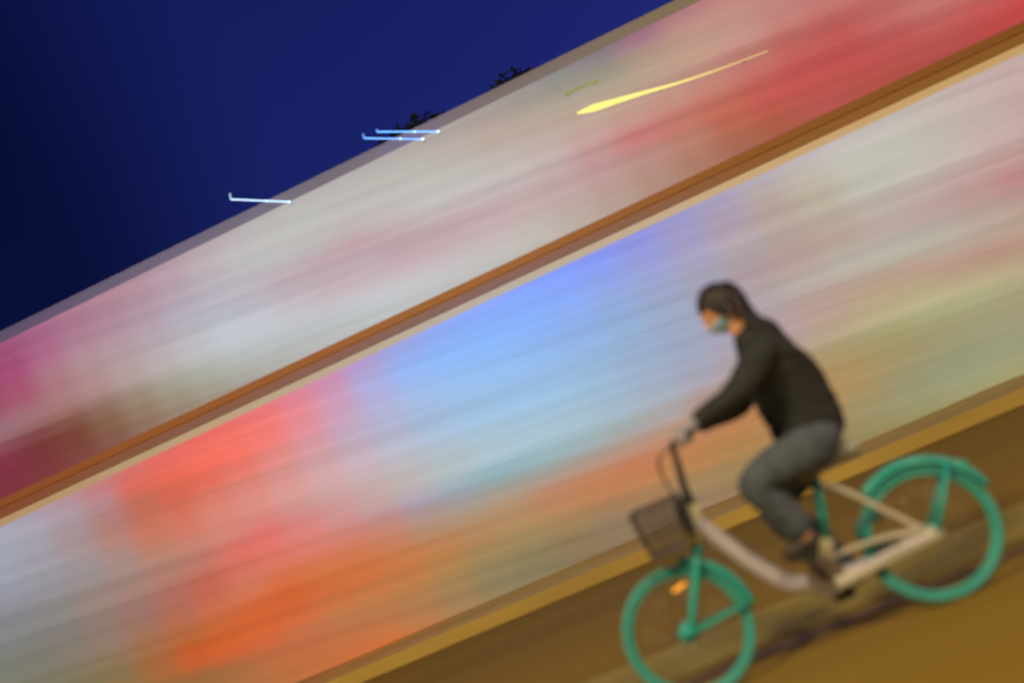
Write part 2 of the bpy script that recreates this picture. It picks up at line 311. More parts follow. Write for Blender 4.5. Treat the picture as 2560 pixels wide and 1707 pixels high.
  [161,134,127,181,125,107,196,124,106,208,127,114,212,128,120,206,145,140,202,159,158,195,171,172,185,181,186],
  [164,133,127,187,119,98,201,118,99,208,126,113,211,134,125,208,149,143,203,162,162,195,173,178,183,182,192],
  [169,129,120,190,114,92,203,114,95,210,126,112,213,135,125,211,148,143,205,161,163,194,172,182,180,181,197],
  [173,125,115,192,110,88,205,110,89,213,123,107,216,132,121,214,145,140,206,159,162,192,170,184,177,179,201],
  [174,124,115,192,108,88,209,102,81,218,113,96,221,126,113,218,140,135,208,155,160,190,167,186,174,177,203],
  [174,125,120,192,105,85,212,99,77,223,106,88,227,118,105,222,134,129,209,149,158,188,163,188,172,174,206],
  [173,128,130,197,104,86,217,98,77,228,103,85,233,111,97,227,126,121,213,142,152,191,159,184,171,172,207],
  [178,129,134,211,99,82,222,99,81,232,103,86,236,109,95,233,119,114,218,136,146,194,154,181,170,170,210],
  [189,126,128,211,106,96,224,102,88,234,105,90,236,109,95,234,117,112,221,133,142,196,151,179,167,168,214],
  [194,127,129,211,113,107,223,107,97,232,107,96,235,110,98,235,115,112,222,130,141,198,147,177,166,166,216],
  [197,128,132,210,118,116,221,112,107,229,111,104,232,112,107,232,116,119,221,128,144,201,143,175,172,159,209],
  [199,129,136,209,121,124,218,116,116,225,114,114,228,116,117,226,120,128,218,129,148,205,139,173,178,153,203],
  [200,131,140,208,124,131,215,120,125,221,118,123,223,119,127,221,123,137,214,130,154,201,139,175,180,150,200],
 ]),
 'sign_c': (-0.263, 2.523, [
  [177,178,174,179,180,177,180,181,177,181,178,173,180,174,167,178,167,158,176,158,147,173,148,134],
  [180,183,182,182,185,184,183,185,183,183,183,179,182,178,172,180,171,162,177,161,150,174,150,136],
  [183,187,188,185,190,191,186,189,189,186,186,184,184,182,177,182,175,167,178,164,154,175,151,138],
  [186,190,193,188,192,195,188,191,193,188,188,188,186,184,180,184,178,170,180,166,156,176,152,140],
  [187,189,194,189,192,197,189,189,193,189,186,188,188,184,181,186,179,173,181,168,158,177,153,142],
  [187,182,189,189,183,189,189,181,186,189,179,182,189,179,179,187,177,173,182,166,159,178,152,143],
  [186,173,180,187,172,180,188,170,177,188,170,174,189,172,174,187,171,170,184,163,159,180,151,144],
  [185,166,174,186,167,175,186,160,168,187,162,167,189,166,169,188,167,168,185,160,160,182,149,145],
  [185,166,174,185,166,173,185,158,166,186,160,164,190,162,167,188,166,168,186,160,160,185,146,144],
  [184,161,169,185,160,168,186,162,168,187,168,171,189,170,172,189,170,171,187,162,163,188,144,144],
  [183,164,170,185,157,164,186,168,172,187,179,179,189,178,177,188,175,175,187,167,167,189,146,145],
  [182,174,176,185,167,170,186,175,176,187,184,183,188,182,180,187,178,176,186,170,168,189,151,148],
  [183,180,179,185,176,176,186,180,179,187,185,182,187,183,180,187,178,174,187,170,164,188,157,149],
  [184,183,180,185,181,178,186,183,180,187,186,181,186,182,177,186,175,169,186,169,160,186,161,149],
  [185,184,180,185,183,179,185,183,179,186,184,179,185,178,172,185,170,162,184,166,154,182,162,147],
  [183,182,178,183,181,177,183,181,176,183,179,174,182,173,166,184,164,154,178,161,149,174,159,143],
  [181,177,175,180,177,174,180,176,173,179,173,169,178,167,161,176,160,151,170,156,145,163,154,139],
  [178,171,171,177,172,171,176,171,169,175,168,164,172,162,157,168,155,149,160,150,142,152,147,135],
  [175,166,167,174,167,167,173,166,165,170,162,160,167,157,154,161,151,147,151,145,139,141,139,133],
  [172,160,164,171,161,163,169,160,161,166,157,157,162,152,151,155,145,145,145,139,138,133,131,131],
 ]),
 'front_c': (-0.033, 4.283, [
  [159,117,75,143,117,80,135,116,82,134,113,80,136,111,80,138,110,77,140,107,72,140,102,62],
  [156,120,81,138,121,86,132,118,86,134,115,84,136,114,84,140,113,83,142,112,80,143,109,71],
  [157,123,82,136,124,90,132,120,88,135,116,85,138,116,89,142,117,89,146,120,89,146,118,81],
  [162,124,79,143,126,87,138,123,87,140,117,84,140,118,94,147,120,91,150,124,92,149,123,86],
  [170,126,75,152,128,85,147,127,87,148,122,87,147,121,94,154,122,90,154,126,90,152,126,87],
  [180,124,72,162,129,84,159,132,89,161,127,86,160,121,85,164,123,84,161,127,85,157,128,84],
  [187,122,74,173,128,85,169,133,91,173,128,86,174,121,80,177,123,79,172,125,77,166,127,78],
  [182,127,86,174,132,94,174,134,96,181,127,89,186,122,82,187,120,78,181,123,75,174,125,74],
  [171,133,103,169,138,109,174,138,108,183,129,99,189,127,93,192,120,86,185,125,83,180,125,76],
  [171,136,119,163,144,128,166,147,127,171,142,123,177,139,118,183,134,109,183,133,102,183,128,88],
  [169,143,143,154,152,152,151,156,151,153,157,151,162,154,146,171,149,136,178,145,127,183,135,107],
  [166,153,170,147,162,173,138,166,173,144,169,173,153,168,170,162,162,160,171,161,159,177,145,130],
  [175,165,172,157,173,182,145,177,188,148,179,189,154,178,186,158,172,178,165,165,169,171,153,150],
  [183,175,174,171,183,186,165,189,199,160,188,201,159,185,198,156,178,192,160,169,180,165,158,166],
  [186,180,182,175,189,197,170,193,207,164,193,210,161,189,207,156,181,200,157,171,190,160,160,179],
  [184,182,189,173,189,204,166,193,213,161,192,216,158,189,214,154,182,206,154,171,196,158,162,184],
  [182,181,195,169,188,209,160,191,217,155,191,221,153,188,218,151,181,210,152,171,199,155,163,188],
  [179,180,199,163,186,213,156,189,221,151,189,224,149,187,221,148,180,212,150,170,200,152,164,191],
  [176,178,202,161,184,216,152,188,224,148,187,226,146,184,224,145,178,215,147,170,203,152,164,191],
  [173,175,205,159,183,218,150,186,226,145,185,229,143,182,226,142,176,218,144,170,205,151,164,191],
  [172,173,206,156,182,221,146,185,229,142,184,232,140,180,230,140,174,222,141,170,207,150,164,192],
  [170,171,208,152,181,225,142,184,233,139,182,237,138,177,235,137,172,226,141,168,211,149,163,194],
  [169,169,211,147,179,231,138,182,239,135,180,241,134,175,239,135,170,231,141,167,215,150,162,198],
  [166,167,216,142,178,237,134,179,242,131,178,245,131,173,243,134,169,235,140,165,218,150,161,202],
  [169,163,213,141,174,237,132,176,244,129,175,247,129,171,247,131,167,240,139,163,224,149,159,207],
  [175,156,206,148,168,231,135,172,242,130,172,247,128,169,247,129,164,246,136,159,231,147,156,213],
  [180,151,201,155,162,225,140,167,238,133,168,247,129,166,247,128,161,247,134,155,238,143,152,218],
  [181,149,199,160,157,220,146,162,234,137,164,244,132,162,247,130,158,247,133,152,240,141,148,221],
  [181,147,198,164,154,217,151,158,230,141,160,240,136,159,245,133,155,246,135,150,237,142,147,221],
  [180,146,198,167,151,214,155,155,227,146,157,235,140,156,240,138,153,240,139,150,233,145,149,219],
 ]),
 'sign_d': (-0.237, 2.497, [
  [175,152,139,172,137,122,168,122,105,166,108,90,166,96,80,168,88,74,169,82,70],
  [176,153,141,172,137,122,168,121,103,165,105,86,166,93,76,168,85,72,170,80,69],
  [178,153,142,173,137,123,169,120,102,165,101,81,166,89,71,170,82,71,172,78,68],
  [179,151,143,175,137,124,171,119,101,165,98,76,167,84,67,174,80,73,174,76,68],
  [181,149,145,177,136,126,174,120,103,171,98,77,172,83,68,179,79,76,176,75,67],
  [183,147,145,181,134,126,179,122,106,178,97,79,180,82,71,181,76,72,178,74,70],
  [187,145,144,188,125,121,185,116,100,184,97,77,187,80,74,185,75,72,181,73,71],
  [189,145,144,193,117,116,188,114,101,187,101,84,189,85,79,187,75,74,184,74,74],
  [189,150,147,191,131,125,189,122,110,187,111,97,188,95,88,189,78,77,185,78,78],
  [188,156,149,188,143,133,188,134,121,187,122,109,187,105,97,187,87,84,186,82,81],
  [186,160,149,185,152,138,186,145,130,188,132,119,187,115,106,186,95,91,186,86,85],
  [183,162,147,181,156,139,184,151,133,189,142,128,188,126,116,186,106,101,187,97,95],
  [174,159,143,173,156,137,181,153,134,189,148,132,190,139,128,188,119,112,188,108,104],
  [163,154,139,163,152,133,178,152,132,188,150,133,191,144,132,190,127,119,189,115,111],
  [152,147,135,152,144,130,173,146,130,188,148,132,191,143,130,190,130,122,189,120,115],
  [140,138,132,140,131,128,164,130,129,185,141,130,190,140,128,189,130,123,189,121,117],
  [133,130,131,129,118,127,155,110,127,179,128,126,187,133,126,187,127,123,187,120,118],
  [133,123,130,133,110,127,152,101,124,172,114,123,181,123,124,184,122,122,185,118,118],
  [136,119,130,138,108,127,152,102,124,167,109,123,176,116,123,181,118,121,183,116,118],
 ]),
 'front_d': (-0.007, 4.257, [
  [148,120,84,146,120,77,145,123,76,146,129,81,149,136,87,153,141,90,156,143,91],
  [151,125,87,149,124,80,147,127,79,146,132,85,150,140,94,155,145,97,158,147,95],
  [154,127,86,153,127,82,150,129,83,148,136,92,150,144,102,155,149,105,159,150,100],
  [162,128,81,159,128,81,155,132,87,150,140,103,149,146,109,152,151,112,156,153,110],
  [171,126,75,167,128,79,162,132,87,155,140,100,148,145,111,147,151,119,154,154,120],
  [178,125,74,174,126,78,168,132,85,161,140,96,151,145,110,148,150,119,153,154,123],
  [182,126,83,181,125,79,174,133,85,168,141,92,157,146,106,152,150,116,155,153,121],
  [183,132,99,185,125,84,177,135,90,170,144,95,162,148,104,158,151,113,157,154,120],
  [179,141,122,182,134,103,177,140,101,170,149,101,165,152,107,163,156,115,162,157,121],
  [173,150,144,177,143,124,175,145,115,170,152,112,167,158,114,167,164,121,168,164,125],
  [167,156,161,172,149,142,173,148,128,171,154,121,169,163,121,172,169,126,172,169,129],
  [161,160,176,168,153,156,172,150,141,174,154,129,174,163,126,175,167,128,175,164,129],
  [158,162,183,165,155,166,172,151,151,177,152,137,178,161,129,178,162,129,178,153,128],
  [156,163,187,164,157,172,172,153,158,178,150,141,179,154,131,179,154,130,179,145,130],
  [153,164,191,162,158,175,172,156,160,179,153,143,177,153,136,179,151,135,179,154,140],
  [152,164,191,162,159,175,172,158,162,178,161,153,178,165,152,178,169,154,178,170,155],
  [151,164,191,161,159,175,172,157,161,179,167,159,179,173,161,179,176,162,180,171,159],
  [150,164,192,161,158,174,172,154,156,179,161,154,180,168,157,181,170,159,183,162,154],
  [149,163,194,160,157,175,171,152,156,178,153,146,180,161,151,183,166,157,185,159,153],
  [150,162,197,160,158,179,168,154,160,177,154,147,180,160,149,183,169,159,186,165,158],
  [150,161,201,161,158,183,170,158,165,176,158,150,180,164,152,184,173,162,187,171,163],
  [149,159,207,162,158,188,177,163,170,176,161,152,181,168,153,184,178,166,187,177,168],
  [147,156,213,161,156,193,173,158,171,177,161,152,181,170,153,185,183,171,188,182,172],
  [143,152,218,157,152,196,169,153,172,177,159,153,183,172,155,187,184,171,188,184,173],
  [141,148,221,154,150,198,166,152,175,176,160,154,185,176,161,189,186,174,188,185,174],
  [142,147,221,154,150,200,166,154,180,176,163,163,185,176,167,189,186,176,188,184,174],
  [145,149,219,155,151,202,165,156,185,175,165,173,183,175,172,188,183,176,188,183,174],
  [149,151,217,157,153,203,166,158,189,174,165,179,181,173,177,186,179,177,187,180,174],
  [153,152,215,159,155,203,166,159,192,174,165,184,180,171,180,184,176,178,186,176,175],
 ]),
 'sign_e': (-0.454, 2.714, [
  [172,78,68,172,74,65,173,71,63,175,68,62,178,65,60,179,65,60,179,65,60,179,65,60,179,65,60,179,65,60,179,65,60,179,65,60,179,65,60,179,65,60,179,65,60,179,65,60],
  [174,76,68,172,74,66,173,71,64,176,67,62,180,64,60,181,64,60,181,64,60,181,64,60,181,64,60,181,64,60,181,64,60,181,64,60,181,64,60,181,64,60,181,64,60,181,64,60],
  [176,75,67,173,74,67,173,71,66,178,66,63,183,63,61,183,63,61,183,63,61,183,63,61,183,63,61,183,63,61,183,63,61,183,63,61,183,63,61,183,63,61,183,63,61,183,63,61],
  [179,74,70,175,74,70,174,73,70,180,66,65,186,63,61,186,63,62,186,63,62,186,63,62,186,63,62,186,63,62,186,63,62,186,63,62,186,63,62,186,63,62,186,63,62,186,63,62],
  [181,73,71,178,75,73,178,77,75,183,70,70,189,65,65,189,66,65,189,66,65,189,66,65,189,66,65,189,66,65,189,66,65,189,66,65,189,66,65,189,66,65,189,66,65,189,66,65],
  [184,75,74,181,79,78,182,87,85,186,83,81,190,76,75,190,76,75,190,76,75,190,76,75,190,76,75,190,76,75,190,76,75,190,76,75,190,76,75,190,76,75,190,76,75,190,76,75],
  [185,78,78,183,89,88,185,102,98,189,98,94,190,87,85,190,86,84,190,86,84,190,86,84,190,86,84,190,86,84,190,86,84,190,86,84,190,86,84,190,86,84,190,86,84,190,86,84],
  [186,82,81,185,96,93,187,111,107,190,106,102,191,95,92,191,93,91,191,93,91,191,93,91,191,93,91,191,93,91,191,93,91,191,93,91,191,93,91,191,93,91,191,93,91,191,93,91],
  [186,86,85,186,97,95,188,109,105,190,107,103,191,99,97,191,98,96,191,98,96,191,98,96,191,98,96,191,98,96,191,98,96,191,98,96,191,98,96,191,98,96,191,98,96,191,98,96],
  [187,97,95,187,101,99,188,108,105,190,107,104,191,101,99,191,100,98,191,100,98,191,100,98,191,100,98,191,100,98,191,100,98,191,100,98,191,100,98,191,100,98,191,100,98,191,100,98],
  [188,108,104,188,106,104,189,108,105,190,107,104,190,103,101,190,102,100,190,102,100,190,102,100,190,102,100,190,102,100,190,102,100,190,102,100,190,102,100,190,102,100,190,102,100,190,102,100],
  [189,115,111,189,111,108,189,109,107,189,107,105,190,103,102,190,103,102,190,103,102,190,103,102,190,103,102,190,103,102,190,103,102,190,103,102,190,103,102,190,103,102,190,103,102,190,103,102],
  [189,120,115,189,114,111,189,110,109,189,108,107,189,104,104,189,103,103,189,103,103,189,103,103,189,103,103,189,103,103,189,103,103,189,103,103,189,103,103,189,103,103,189,103,103,189,103,103],
  [189,121,117,188,115,113,188,111,110,188,108,108,189,104,105,189,104,104,189,104,104,189,104,104,189,104,104,189,104,104,189,104,104,189,104,104,189,104,104,189,104,104,189,104,104,189,104,104],
  [187,120,118,187,115,114,187,111,111,188,108,109,188,105,106,188,104,105,188,104,105,188,104,105,188,104,105,188,104,105,188,104,105,188,104,105,188,104,105,188,104,105,188,104,105,188,104,105],
  [185,118,118,186,114,115,186,111,112,186,108,109,187,105,107,187,104,106,187,104,106,187,104,106,187,104,106,187,104,106,187,104,106,187,104,106,187,104,106,187,104,106,187,104,106,187,104,106],
  [183,116,118,184,113,116,185,110,113,185,107,110,186,104,108,186,104,107,186,104,107,186,104,107,186,104,107,186,104,107,186,104,107,186,104,107,186,104,107,186,104,107,186,104,107,186,104,107],
  [180,113,118,182,111,116,183,109,113,184,106,111,185,104,108,185,103,108,185,103,108,185,103,108,185,103,108,185,103,108,185,103,108,185,103,108,185,103,108,185,103,108,185,103,108,185,103,108],
  [178,111,118,180,110,116,181,108,114,183,106,111,183,103,109,183,103,108,183,103,108,183,103,108,183,103,108,183,103,108,183,103,108,183,103,108,183,103,108,183,103,108,183,103,108,183,103,108],
  [176,109,118,178,108,116,180,106,114,181,105,112,182,103,109,182,102,109,182,102,109,182,102,109,182,102,109,182,102,109,182,102,109,182,102,109,182,102,109,182,102,109,182,102,109,182,102,109],
  [174,107,118,176,106,116,178,105,114,180,104,112,181,102,110,181,102,109,181,102,109,181,102,109,181,102,109,181,102,109,181,102,109,181,102,109,181,102,109,181,102,109,181,102,109,181,102,109],
  [172,106,118,175,105,116,177,104,114,178,103,112,180,101,110,180,101,110,180,101,110,180,101,110,180,101,110,180,101,110,180,101,110,180,101,110,180,101,110,180,101,110,180,101,110,180,101,110],
 ]),
 'front_e': (-0.224, 4.474, [
  [159,150,100,159,150,104,160,148,105,161,147,105,161,147,104,161,147,104,161,147,104,161,147,104,161,147,104,161,147,104,161,147,104,161,147,104,161,147,104,161,147,104,161,147,104,161,147,104],
  [156,153,111,158,152,111,160,150,110,162,148,108,162,148,108,162,148,108,162,148,108,162,148,108,162,148,108,162,148,108,162,148,108,162,148,108,162,148,108,162,148,108,162,148,108,162,148,108],
  [154,154,120,158,153,117,161,151,114,162,149,112,163,149,111,163,149,111,163,149,111,163,149,111,163,149,111,163,149,111,163,149,111,163,149,111,163,149,111,163,149,111,163,149,111,163,149,111],
  [153,154,123,158,153,120,161,151,117,164,150,115,164,150,114,164,150,114,164,150,114,164,150,114,164,150,114,164,150,114,164,150,114,164,150,114,164,150,114,164,150,114,164,150,114,164,150,114],
  [155,153,121,159,153,121,163,152,119,165,150,117,165,150,117,165,150,117,165,150,117,165,150,117,165,150,117,165,150,117,165,150,117,165,150,117,165,150,117,165,150,117,165,150,117,165,150,117],
  [157,154,120,162,152,121,165,152,120,167,151,119,167,151,119,167,151,119,167,151,119,167,151,119,167,151,119,167,151,119,167,151,119,167,151,119,167,151,119,167,151,119,167,151,119,167,151,119],
  [162,157,121,165,153,122,167,153,122,168,151,121,169,151,120,169,151,120,169,151,120,169,151,120,169,151,120,169,151,120,169,151,120,169,151,120,169,151,120,169,151,120,169,151,120,169,151,120],
  [168,164,125,168,159,124,169,155,123,170,152,122,171,151,122,171,151,122,171,151,122,171,151,122,171,151,122,171,151,122,171,151,122,171,151,122,171,151,122,171,151,122,171,151,122,171,151,122],
  [172,169,129,171,164,127,172,156,125,172,152,124,173,151,124,173,151,124,173,151,124,173,151,124,173,151,124,173,151,124,173,151,124,173,151,124,173,151,124,173,151,124,173,151,124,173,151,124],
  [175,164,129,174,159,127,174,153,126,174,151,125,174,150,125,174,150,125,174,150,125,174,150,125,174,150,125,174,150,125,174,150,125,174,150,125,174,150,125,174,150,125,174,150,125,174,150,125],
  [178,153,128,177,147,126,176,150,127,176,150,127,176,149,127,176,149,127,176,149,127,176,149,127,176,149,127,176,149,127,176,149,127,176,149,127,176,149,127,176,149,127,176,149,127,176,149,127],
  [179,145,130,178,141,126,177,149,130,178,149,130,178,149,129,178,149,129,178,149,129,178,149,129,178,149,129,178,149,129,178,149,129,178,149,129,178,149,129,178,149,129,178,149,129,178,149,129],
  [179,154,140,178,151,138,178,152,136,179,149,133,180,148,132,180,148,132,180,148,132,180,148,132,180,148,132,180,148,132,180,148,132,180,148,132,180,148,132,180,148,132,180,148,132,180,148,132],
  [178,170,155,179,163,149,180,156,142,181,148,135,181,148,134,181,148,134,181,148,134,181,148,134,181,148,134,181,148,134,181,148,134,181,148,134,181,148,134,181,148,134,181,148,134,181,148,134],
  [180,171,159,181,161,150,182,151,141,184,146,135,184,145,135,184,145,135,184,145,135,184,145,135,184,145,135,184,145,135,184,145,135,184,145,135,184,145,135,184,145,135,184,145,135,184,145,135],
  [183,162,154,184,154,147,186,142,137,186,142,135,186,142,135,186,142,135,186,142,135,186,142,135,186,142,135,186,142,135,186,142,135,186,142,135,186,142,135,186,142,135,186,142,135,186,142,135],
  [185,159,153,186,151,146,189,135,133,188,140,135,188,141,136,188,141,136,188,141,136,188,141,136,188,141,136,188,141,136,188,141,136,188,141,136,188,141,136,188,141,136,188,141,136,188,141,136],
  [186,165,158,188,154,150,190,144,141,189,143,139,189,143,139,189,143,139,189,143,139,189,143,139,189,143,139,189,143,139,189,143,139,189,143,139,189,143,139,189,143,139,189,143,139,189,143,139],
  [187,171,163,189,162,156,190,153,148,190,148,144,190,148,143,190,148,143,190,148,143,190,148,143,190,148,143,190,148,143,190,148,143,190,148,143,190,148,143,190,148,143,190,148,143,190,148,143],
  [187,177,168,189,170,163,190,160,155,190,153,149,190,153,148,190,153,148,190,153,148,190,153,148,190,153,148,190,153,148,190,153,148,190,153,148,190,153,148,190,153,148,190,153,148,190,153,148],
  [188,182,172,190,178,169,190,166,160,190,158,153,190,157,151,190,157,151,190,157,151,190,157,151,190,157,151,190,157,151,190,157,151,190,157,151,190,157,151,190,157,151,190,157,151,190,157,151],
  [188,184,173,189,179,170,190,169,162,190,161,155,190,160,154,190,160,154,190,160,154,190,160,154,190,160,154,190,160,154,190,160,154,190,160,154,190,160,154,190,160,154,190,160,154,190,160,154],
  [188,185,174,189,179,169,190,171,163,190,163,157,190,162,156,190,162,156,190,162,156,190,162,156,190,162,156,190,162,156,190,162,156,190,162,156,190,162,156,190,162,156,190,162,156,190,162,156],
  [188,184,174,188,178,168,190,171,163,190,165,158,190,164,157,190,164,157,190,164,157,190,164,157,190,164,157,190,164,157,190,164,157,190,164,157,190,164,157,190,164,157,190,164,157,190,164,157],
  [188,183,174,188,177,168,190,171,163,190,165,159,190,164,158,190,164,158,190,164,158,190,164,158,190,164,158,190,164,158,190,164,158,190,164,158,190,164,158,190,164,158,190,164,158,190,164,158],
  [187,180,174,188,176,169,189,170,164,190,164,159,190,164,159,190,164,159,190,164,159,190,164,159,190,164,159,190,164,159,190,164,159,190,164,159,190,164,159,190,164,159,190,164,159,190,164,159],
  [186,177,175,188,174,170,189,169,165,190,165,161,190,164,161,190,164,161,190,164,161,190,164,161,190,164,161,190,164,161,190,164,161,190,164,161,190,164,161,190,164,161,190,164,161,190,164,161],
  [185,174,175,187,172,171,188,168,167,189,165,163,189,165,163,189,165,163,189,165,163,189,165,163,189,165,163,189,165,163,189,165,163,189,165,163,189,165,163,189,165,163,189,165,163,189,165,163],
  [185,171,177,186,170,173,188,168,169,189,165,165,189,165,165,189,165,165,189,165,165,189,165,165,189,165,165,189,165,165,189,165,165,189,165,165,189,165,165,189,165,165,189,165,165,189,165,165],
  [184,170,178,186,169,174,187,167,170,188,165,167,188,164,166,188,164,166,188,164,166,188,164,166,188,164,166,188,164,166,188,164,166,188,164,166,188,164,166,188,164,166,188,164,166,188,164,166],
  [183,168,179,185,167,175,187,166,172,188,165,169,188,164,168,188,164,168,188,164,168,188,164,168,188,164,168,188,164,168,188,164,168,188,164,168,188,164,168,188,164,168,188,164,168,188,164,168],
  [183,167,180,185,166,177,186,165,173,187,164,170,188,164,170,188,164,170,188,164,170,188,164,170,188,164,170,188,164,170,188,164,170,188,164,170,188,164,170,188,164,170,188,164,170,188,164,170],
 ]),
}

M = dict(
    asphalt=None,
    teal=base_mat('teal_paint', (.02, .42, .36), .35, var=.06, coat=.3),
    teal_tyre=base_mat('teal_rubber', (.06, .38, .33), .7, var=.1),
    cream=base_mat('cream_paint', (.62, .60, .34), .45, var=.06),
    silver=base_mat('silver_paint', (.52, .52, .58), .4, var=.08),
    pale=base_mat('pale_plastic', (.55, .55, .44), .5, var=.08),
    dark=base_mat('dark_plastic', (.035, .045, .05), .5),
    basket=base_mat('dark_wire', (.10, .085, .075), .5),
    lock=base_mat('dark_teal_plastic', (.015, .16, .16), .4),
    steel=base_mat('brushed_steel', (.35, .35, .33), .35, metal=.8),
    saddle=base_mat('grey_saddle_vinyl', (.40, .43, .36), .6),
    redlens=base_mat('red_lens', (.25, .05, .03), .2),
    amber=base_mat('amber_reflector', (.9, .35, .02), .15, emit=(1.0, .42, .03), estr=1.2),  # emission stands in for light the reflector throws back
    skin=base_mat('skin', (.85, .45, .23), .55, var=.06, scale=20),
    hair=base_mat('dark_hair', (.018, .016, .014), .55, var=.4, scale=30, stretch=(6,6,1), bump=.4),
    jacket=base_mat('black_jacket_cloth', (.021, .027, .026), .85, var=.25, scale=14, bump=.3),
    denim=base_mat('grey_blue_denim', (.075, .100, .125), .9, var=.2, scale=16, bump=.3),
    shoe=base_mat('dark_shoe', (.045, .035, .03), .6),
    mask=base_mat('pale_blue_mask_cloth', (.42, .72, 1.0), .8),
    eye=base_mat('eye', (.03, .02, .02), .2),
    glove=base_mat('pale_glove', (.30, .33, .42), .8),
)

# ------------------------------------------------------------------ ground
def road_mat():
    mt = base_mat('asphalt', (.25,.165,.018), .85, var=.10, scale=.9, stretch=(.12, 1, 1))  # amber of the street lighting is put into the base colour
    t = mt.node_tree; b = t.nodes['Principled BSDF']
    tc = t.nodes.new('ShaderNodeTexCoord'); no = t.nodes.new('ShaderNodeTexNoise'); no.inputs['Scale'].default_value = 180
    no.inputs['Detail'].default_value = 2
    t.links.new(tc.outputs['Object'], no.inputs['Vector'])
    b.inputs['Specular IOR Level'].default_value = .2
    bp = t.nodes.new('ShaderNodeBump'); bp.inputs['Strength'].default_value = .35; bp.inputs['Distance'].default_value = .004
    t.links.new(no.outputs[0], bp.inputs['Height']); t.links.new(bp.outputs[0], b.inputs['Normal'])
    return mt
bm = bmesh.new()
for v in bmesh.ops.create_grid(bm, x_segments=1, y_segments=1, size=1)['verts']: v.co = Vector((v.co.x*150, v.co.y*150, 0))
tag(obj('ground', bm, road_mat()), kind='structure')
bm = bmesh.new(); box(bm, -80, 80, 11.95, 13.95, -.1, .15)
tag(obj('pavement', bm, base_mat('pavement_slabs', (.52,.37,.11), .8, var=.15, scale=2, stretch=(.3, 1, 1))), kind='structure')
bm = bmesh.new(); box(bm, -80, 80, 11.78, 11.95, -.1, .155, .015)
tag(obj('kerb', bm, base_mat('yellow_painted_kerb', (.62,.45,.09), .7, var=.18, scale=1.5, stretch=(.25, 1, 1))), kind='structure')
# worn painted band and a narrow darker strip along the road
def strip(y0, y1, z):
    bm = bmesh.new(); vs = []
    n = 60
    for i in range(n+1):
        x = -40+80*i/n
        vs.append((bm.verts.new((x, y0+random.uniform(-.012, .012), z)), bm.verts.new((x, y1+random.uniform(-.012, .012), z))))
    for i in range(n): bm.faces.new((vs[i][0], vs[i+1][0], vs[i+1][1], vs[i][1]))
    return bm
tag(obj('road_marking', strip(5.42, 6.35, .004), base_mat('worn_yellow_paint', (.27,.22,.03), .8, var=.35, scale=1.2, stretch=(.2, 1, 1))), kind='structure')
tag(obj('dark_road_strip', strip(5.16, 5.30, .004), base_mat('dark_strip_surface', (.13,.075,.025), .7, var=.3, scale=2, stretch=(.2, 1, 1))), kind='structure')  # narrow strip darker than the road around it

# ------------------------------------------------------------------ the lit shops across the street
FY = 13.8
wall_m = base_mat('painted_render', (.30, .27, .24), .85, var=.15, scale=2, bump=.2)
roof_m = base_mat('roof_felt', (.06, .06, .065), .9)
frame_m = base_mat('pale_aluminium', (.45, .43, .40), .4, metal=.3)
def run_mat(name, cols, i, hw, rough=.6, light=0):
    """paint (or light strip) whose tone runs on from the neighbouring shops' tone at both ends"""
    mt = base_mat(name, cols[i], rough, var=.1, scale=1.2, stretch=(.2, 1, 2)); t = mt.node_tree; b = t.nodes['Principled BSDF']
    tc = t.nodes.new('ShaderNodeTexCoord'); sp = t.nodes.new('ShaderNodeSeparateXYZ'); mr = t.nodes.new('ShaderNodeMapRange'); cr = t.nodes.new('ShaderNodeValToRGB')
    t.links.new(tc.outputs['Object'], sp.inputs[0]); t.links.new(sp.outputs[0], mr.inputs[0]); mr.inputs[1].default_value = -hw; mr.inputs[2].default_value = hw
    t.links.new(mr.outputs[0], cr.inputs[0])
    mid = lambda a, b: tuple((p+q)/2 for p, q in zip(a, b))+(1,)
    r = cr.color_ramp; r.elements[0].color = mid(cols[max(i-1, 0)], cols[i]); r.elements[1].color = mid(cols[i], cols[min(i+1, len(cols)-1)])
    e = r.elements.new(.5); e.color = cols[i]+(1,)
    if light:
        b.inputs['Base Color'].default_value = (.1, .1, .1, 1); t.links.remove(b.inputs['Base Color'].links[0])
        t.links.new(cr.outputs[0], b.inputs['Emission Color']); b.inputs['Emission Strength'].default_value = light
    else:
        t.links.new(cr.outputs[0], b.inputs['Base Color'])
    return mt
COP = [(.20,.15,.50), (.28,.34,.66), (.34,.36,.60), (.42,.42,.32), (.42,.25,.32)]
TOPC = [(.44,.15,.05), (.48,.20,.06), (.52,.25,.09), (.42,.18,.03), (.38,.16,.02)]
MIDC = [(.42,.14,.04), (.38,.22,.20), (.36,.26,.36), (.42,.21,.06), (.44,.24,.03)]
LOWC = [(.36,.20,.07), (.42,.29,.17), (.40,.36,.30), (.50,.32,.15), (.46,.27,.08)]
def rbox(x0, x1, y0, y1, z0, z1, bev=0): return box(bmesh.new(), x0, x1, y0, y1, z0, z1, bev, True)
shops = [
  ('a', -18.0, -8.3, 'grey lavender lit shopfront at far left under the magenta sign', 'magenta and mauve lit shop sign at far left above brown canopy'),
  ('b', -8.3, -3.8, 'coral red and orange lit shopfront left of the blue window', 'pale white shop sign with faint pink streaks above coral shopfront'),
  ('c', -3.8, 0.5, 'shopfront with the big bright blue lit window', 'white and pinkish shop sign above the blue window'),
  ('d', 0.5, 4.2, 'grey and beige lit shopfront directly behind the cyclist', 'salmon and orange shop sign with the yellow curved lamp streak'),
  ('e', 4.2, 13.0, 'beige lit shopfront at far right beyond the bicycle', 'deep red shop sign at upper right of the row'),
]
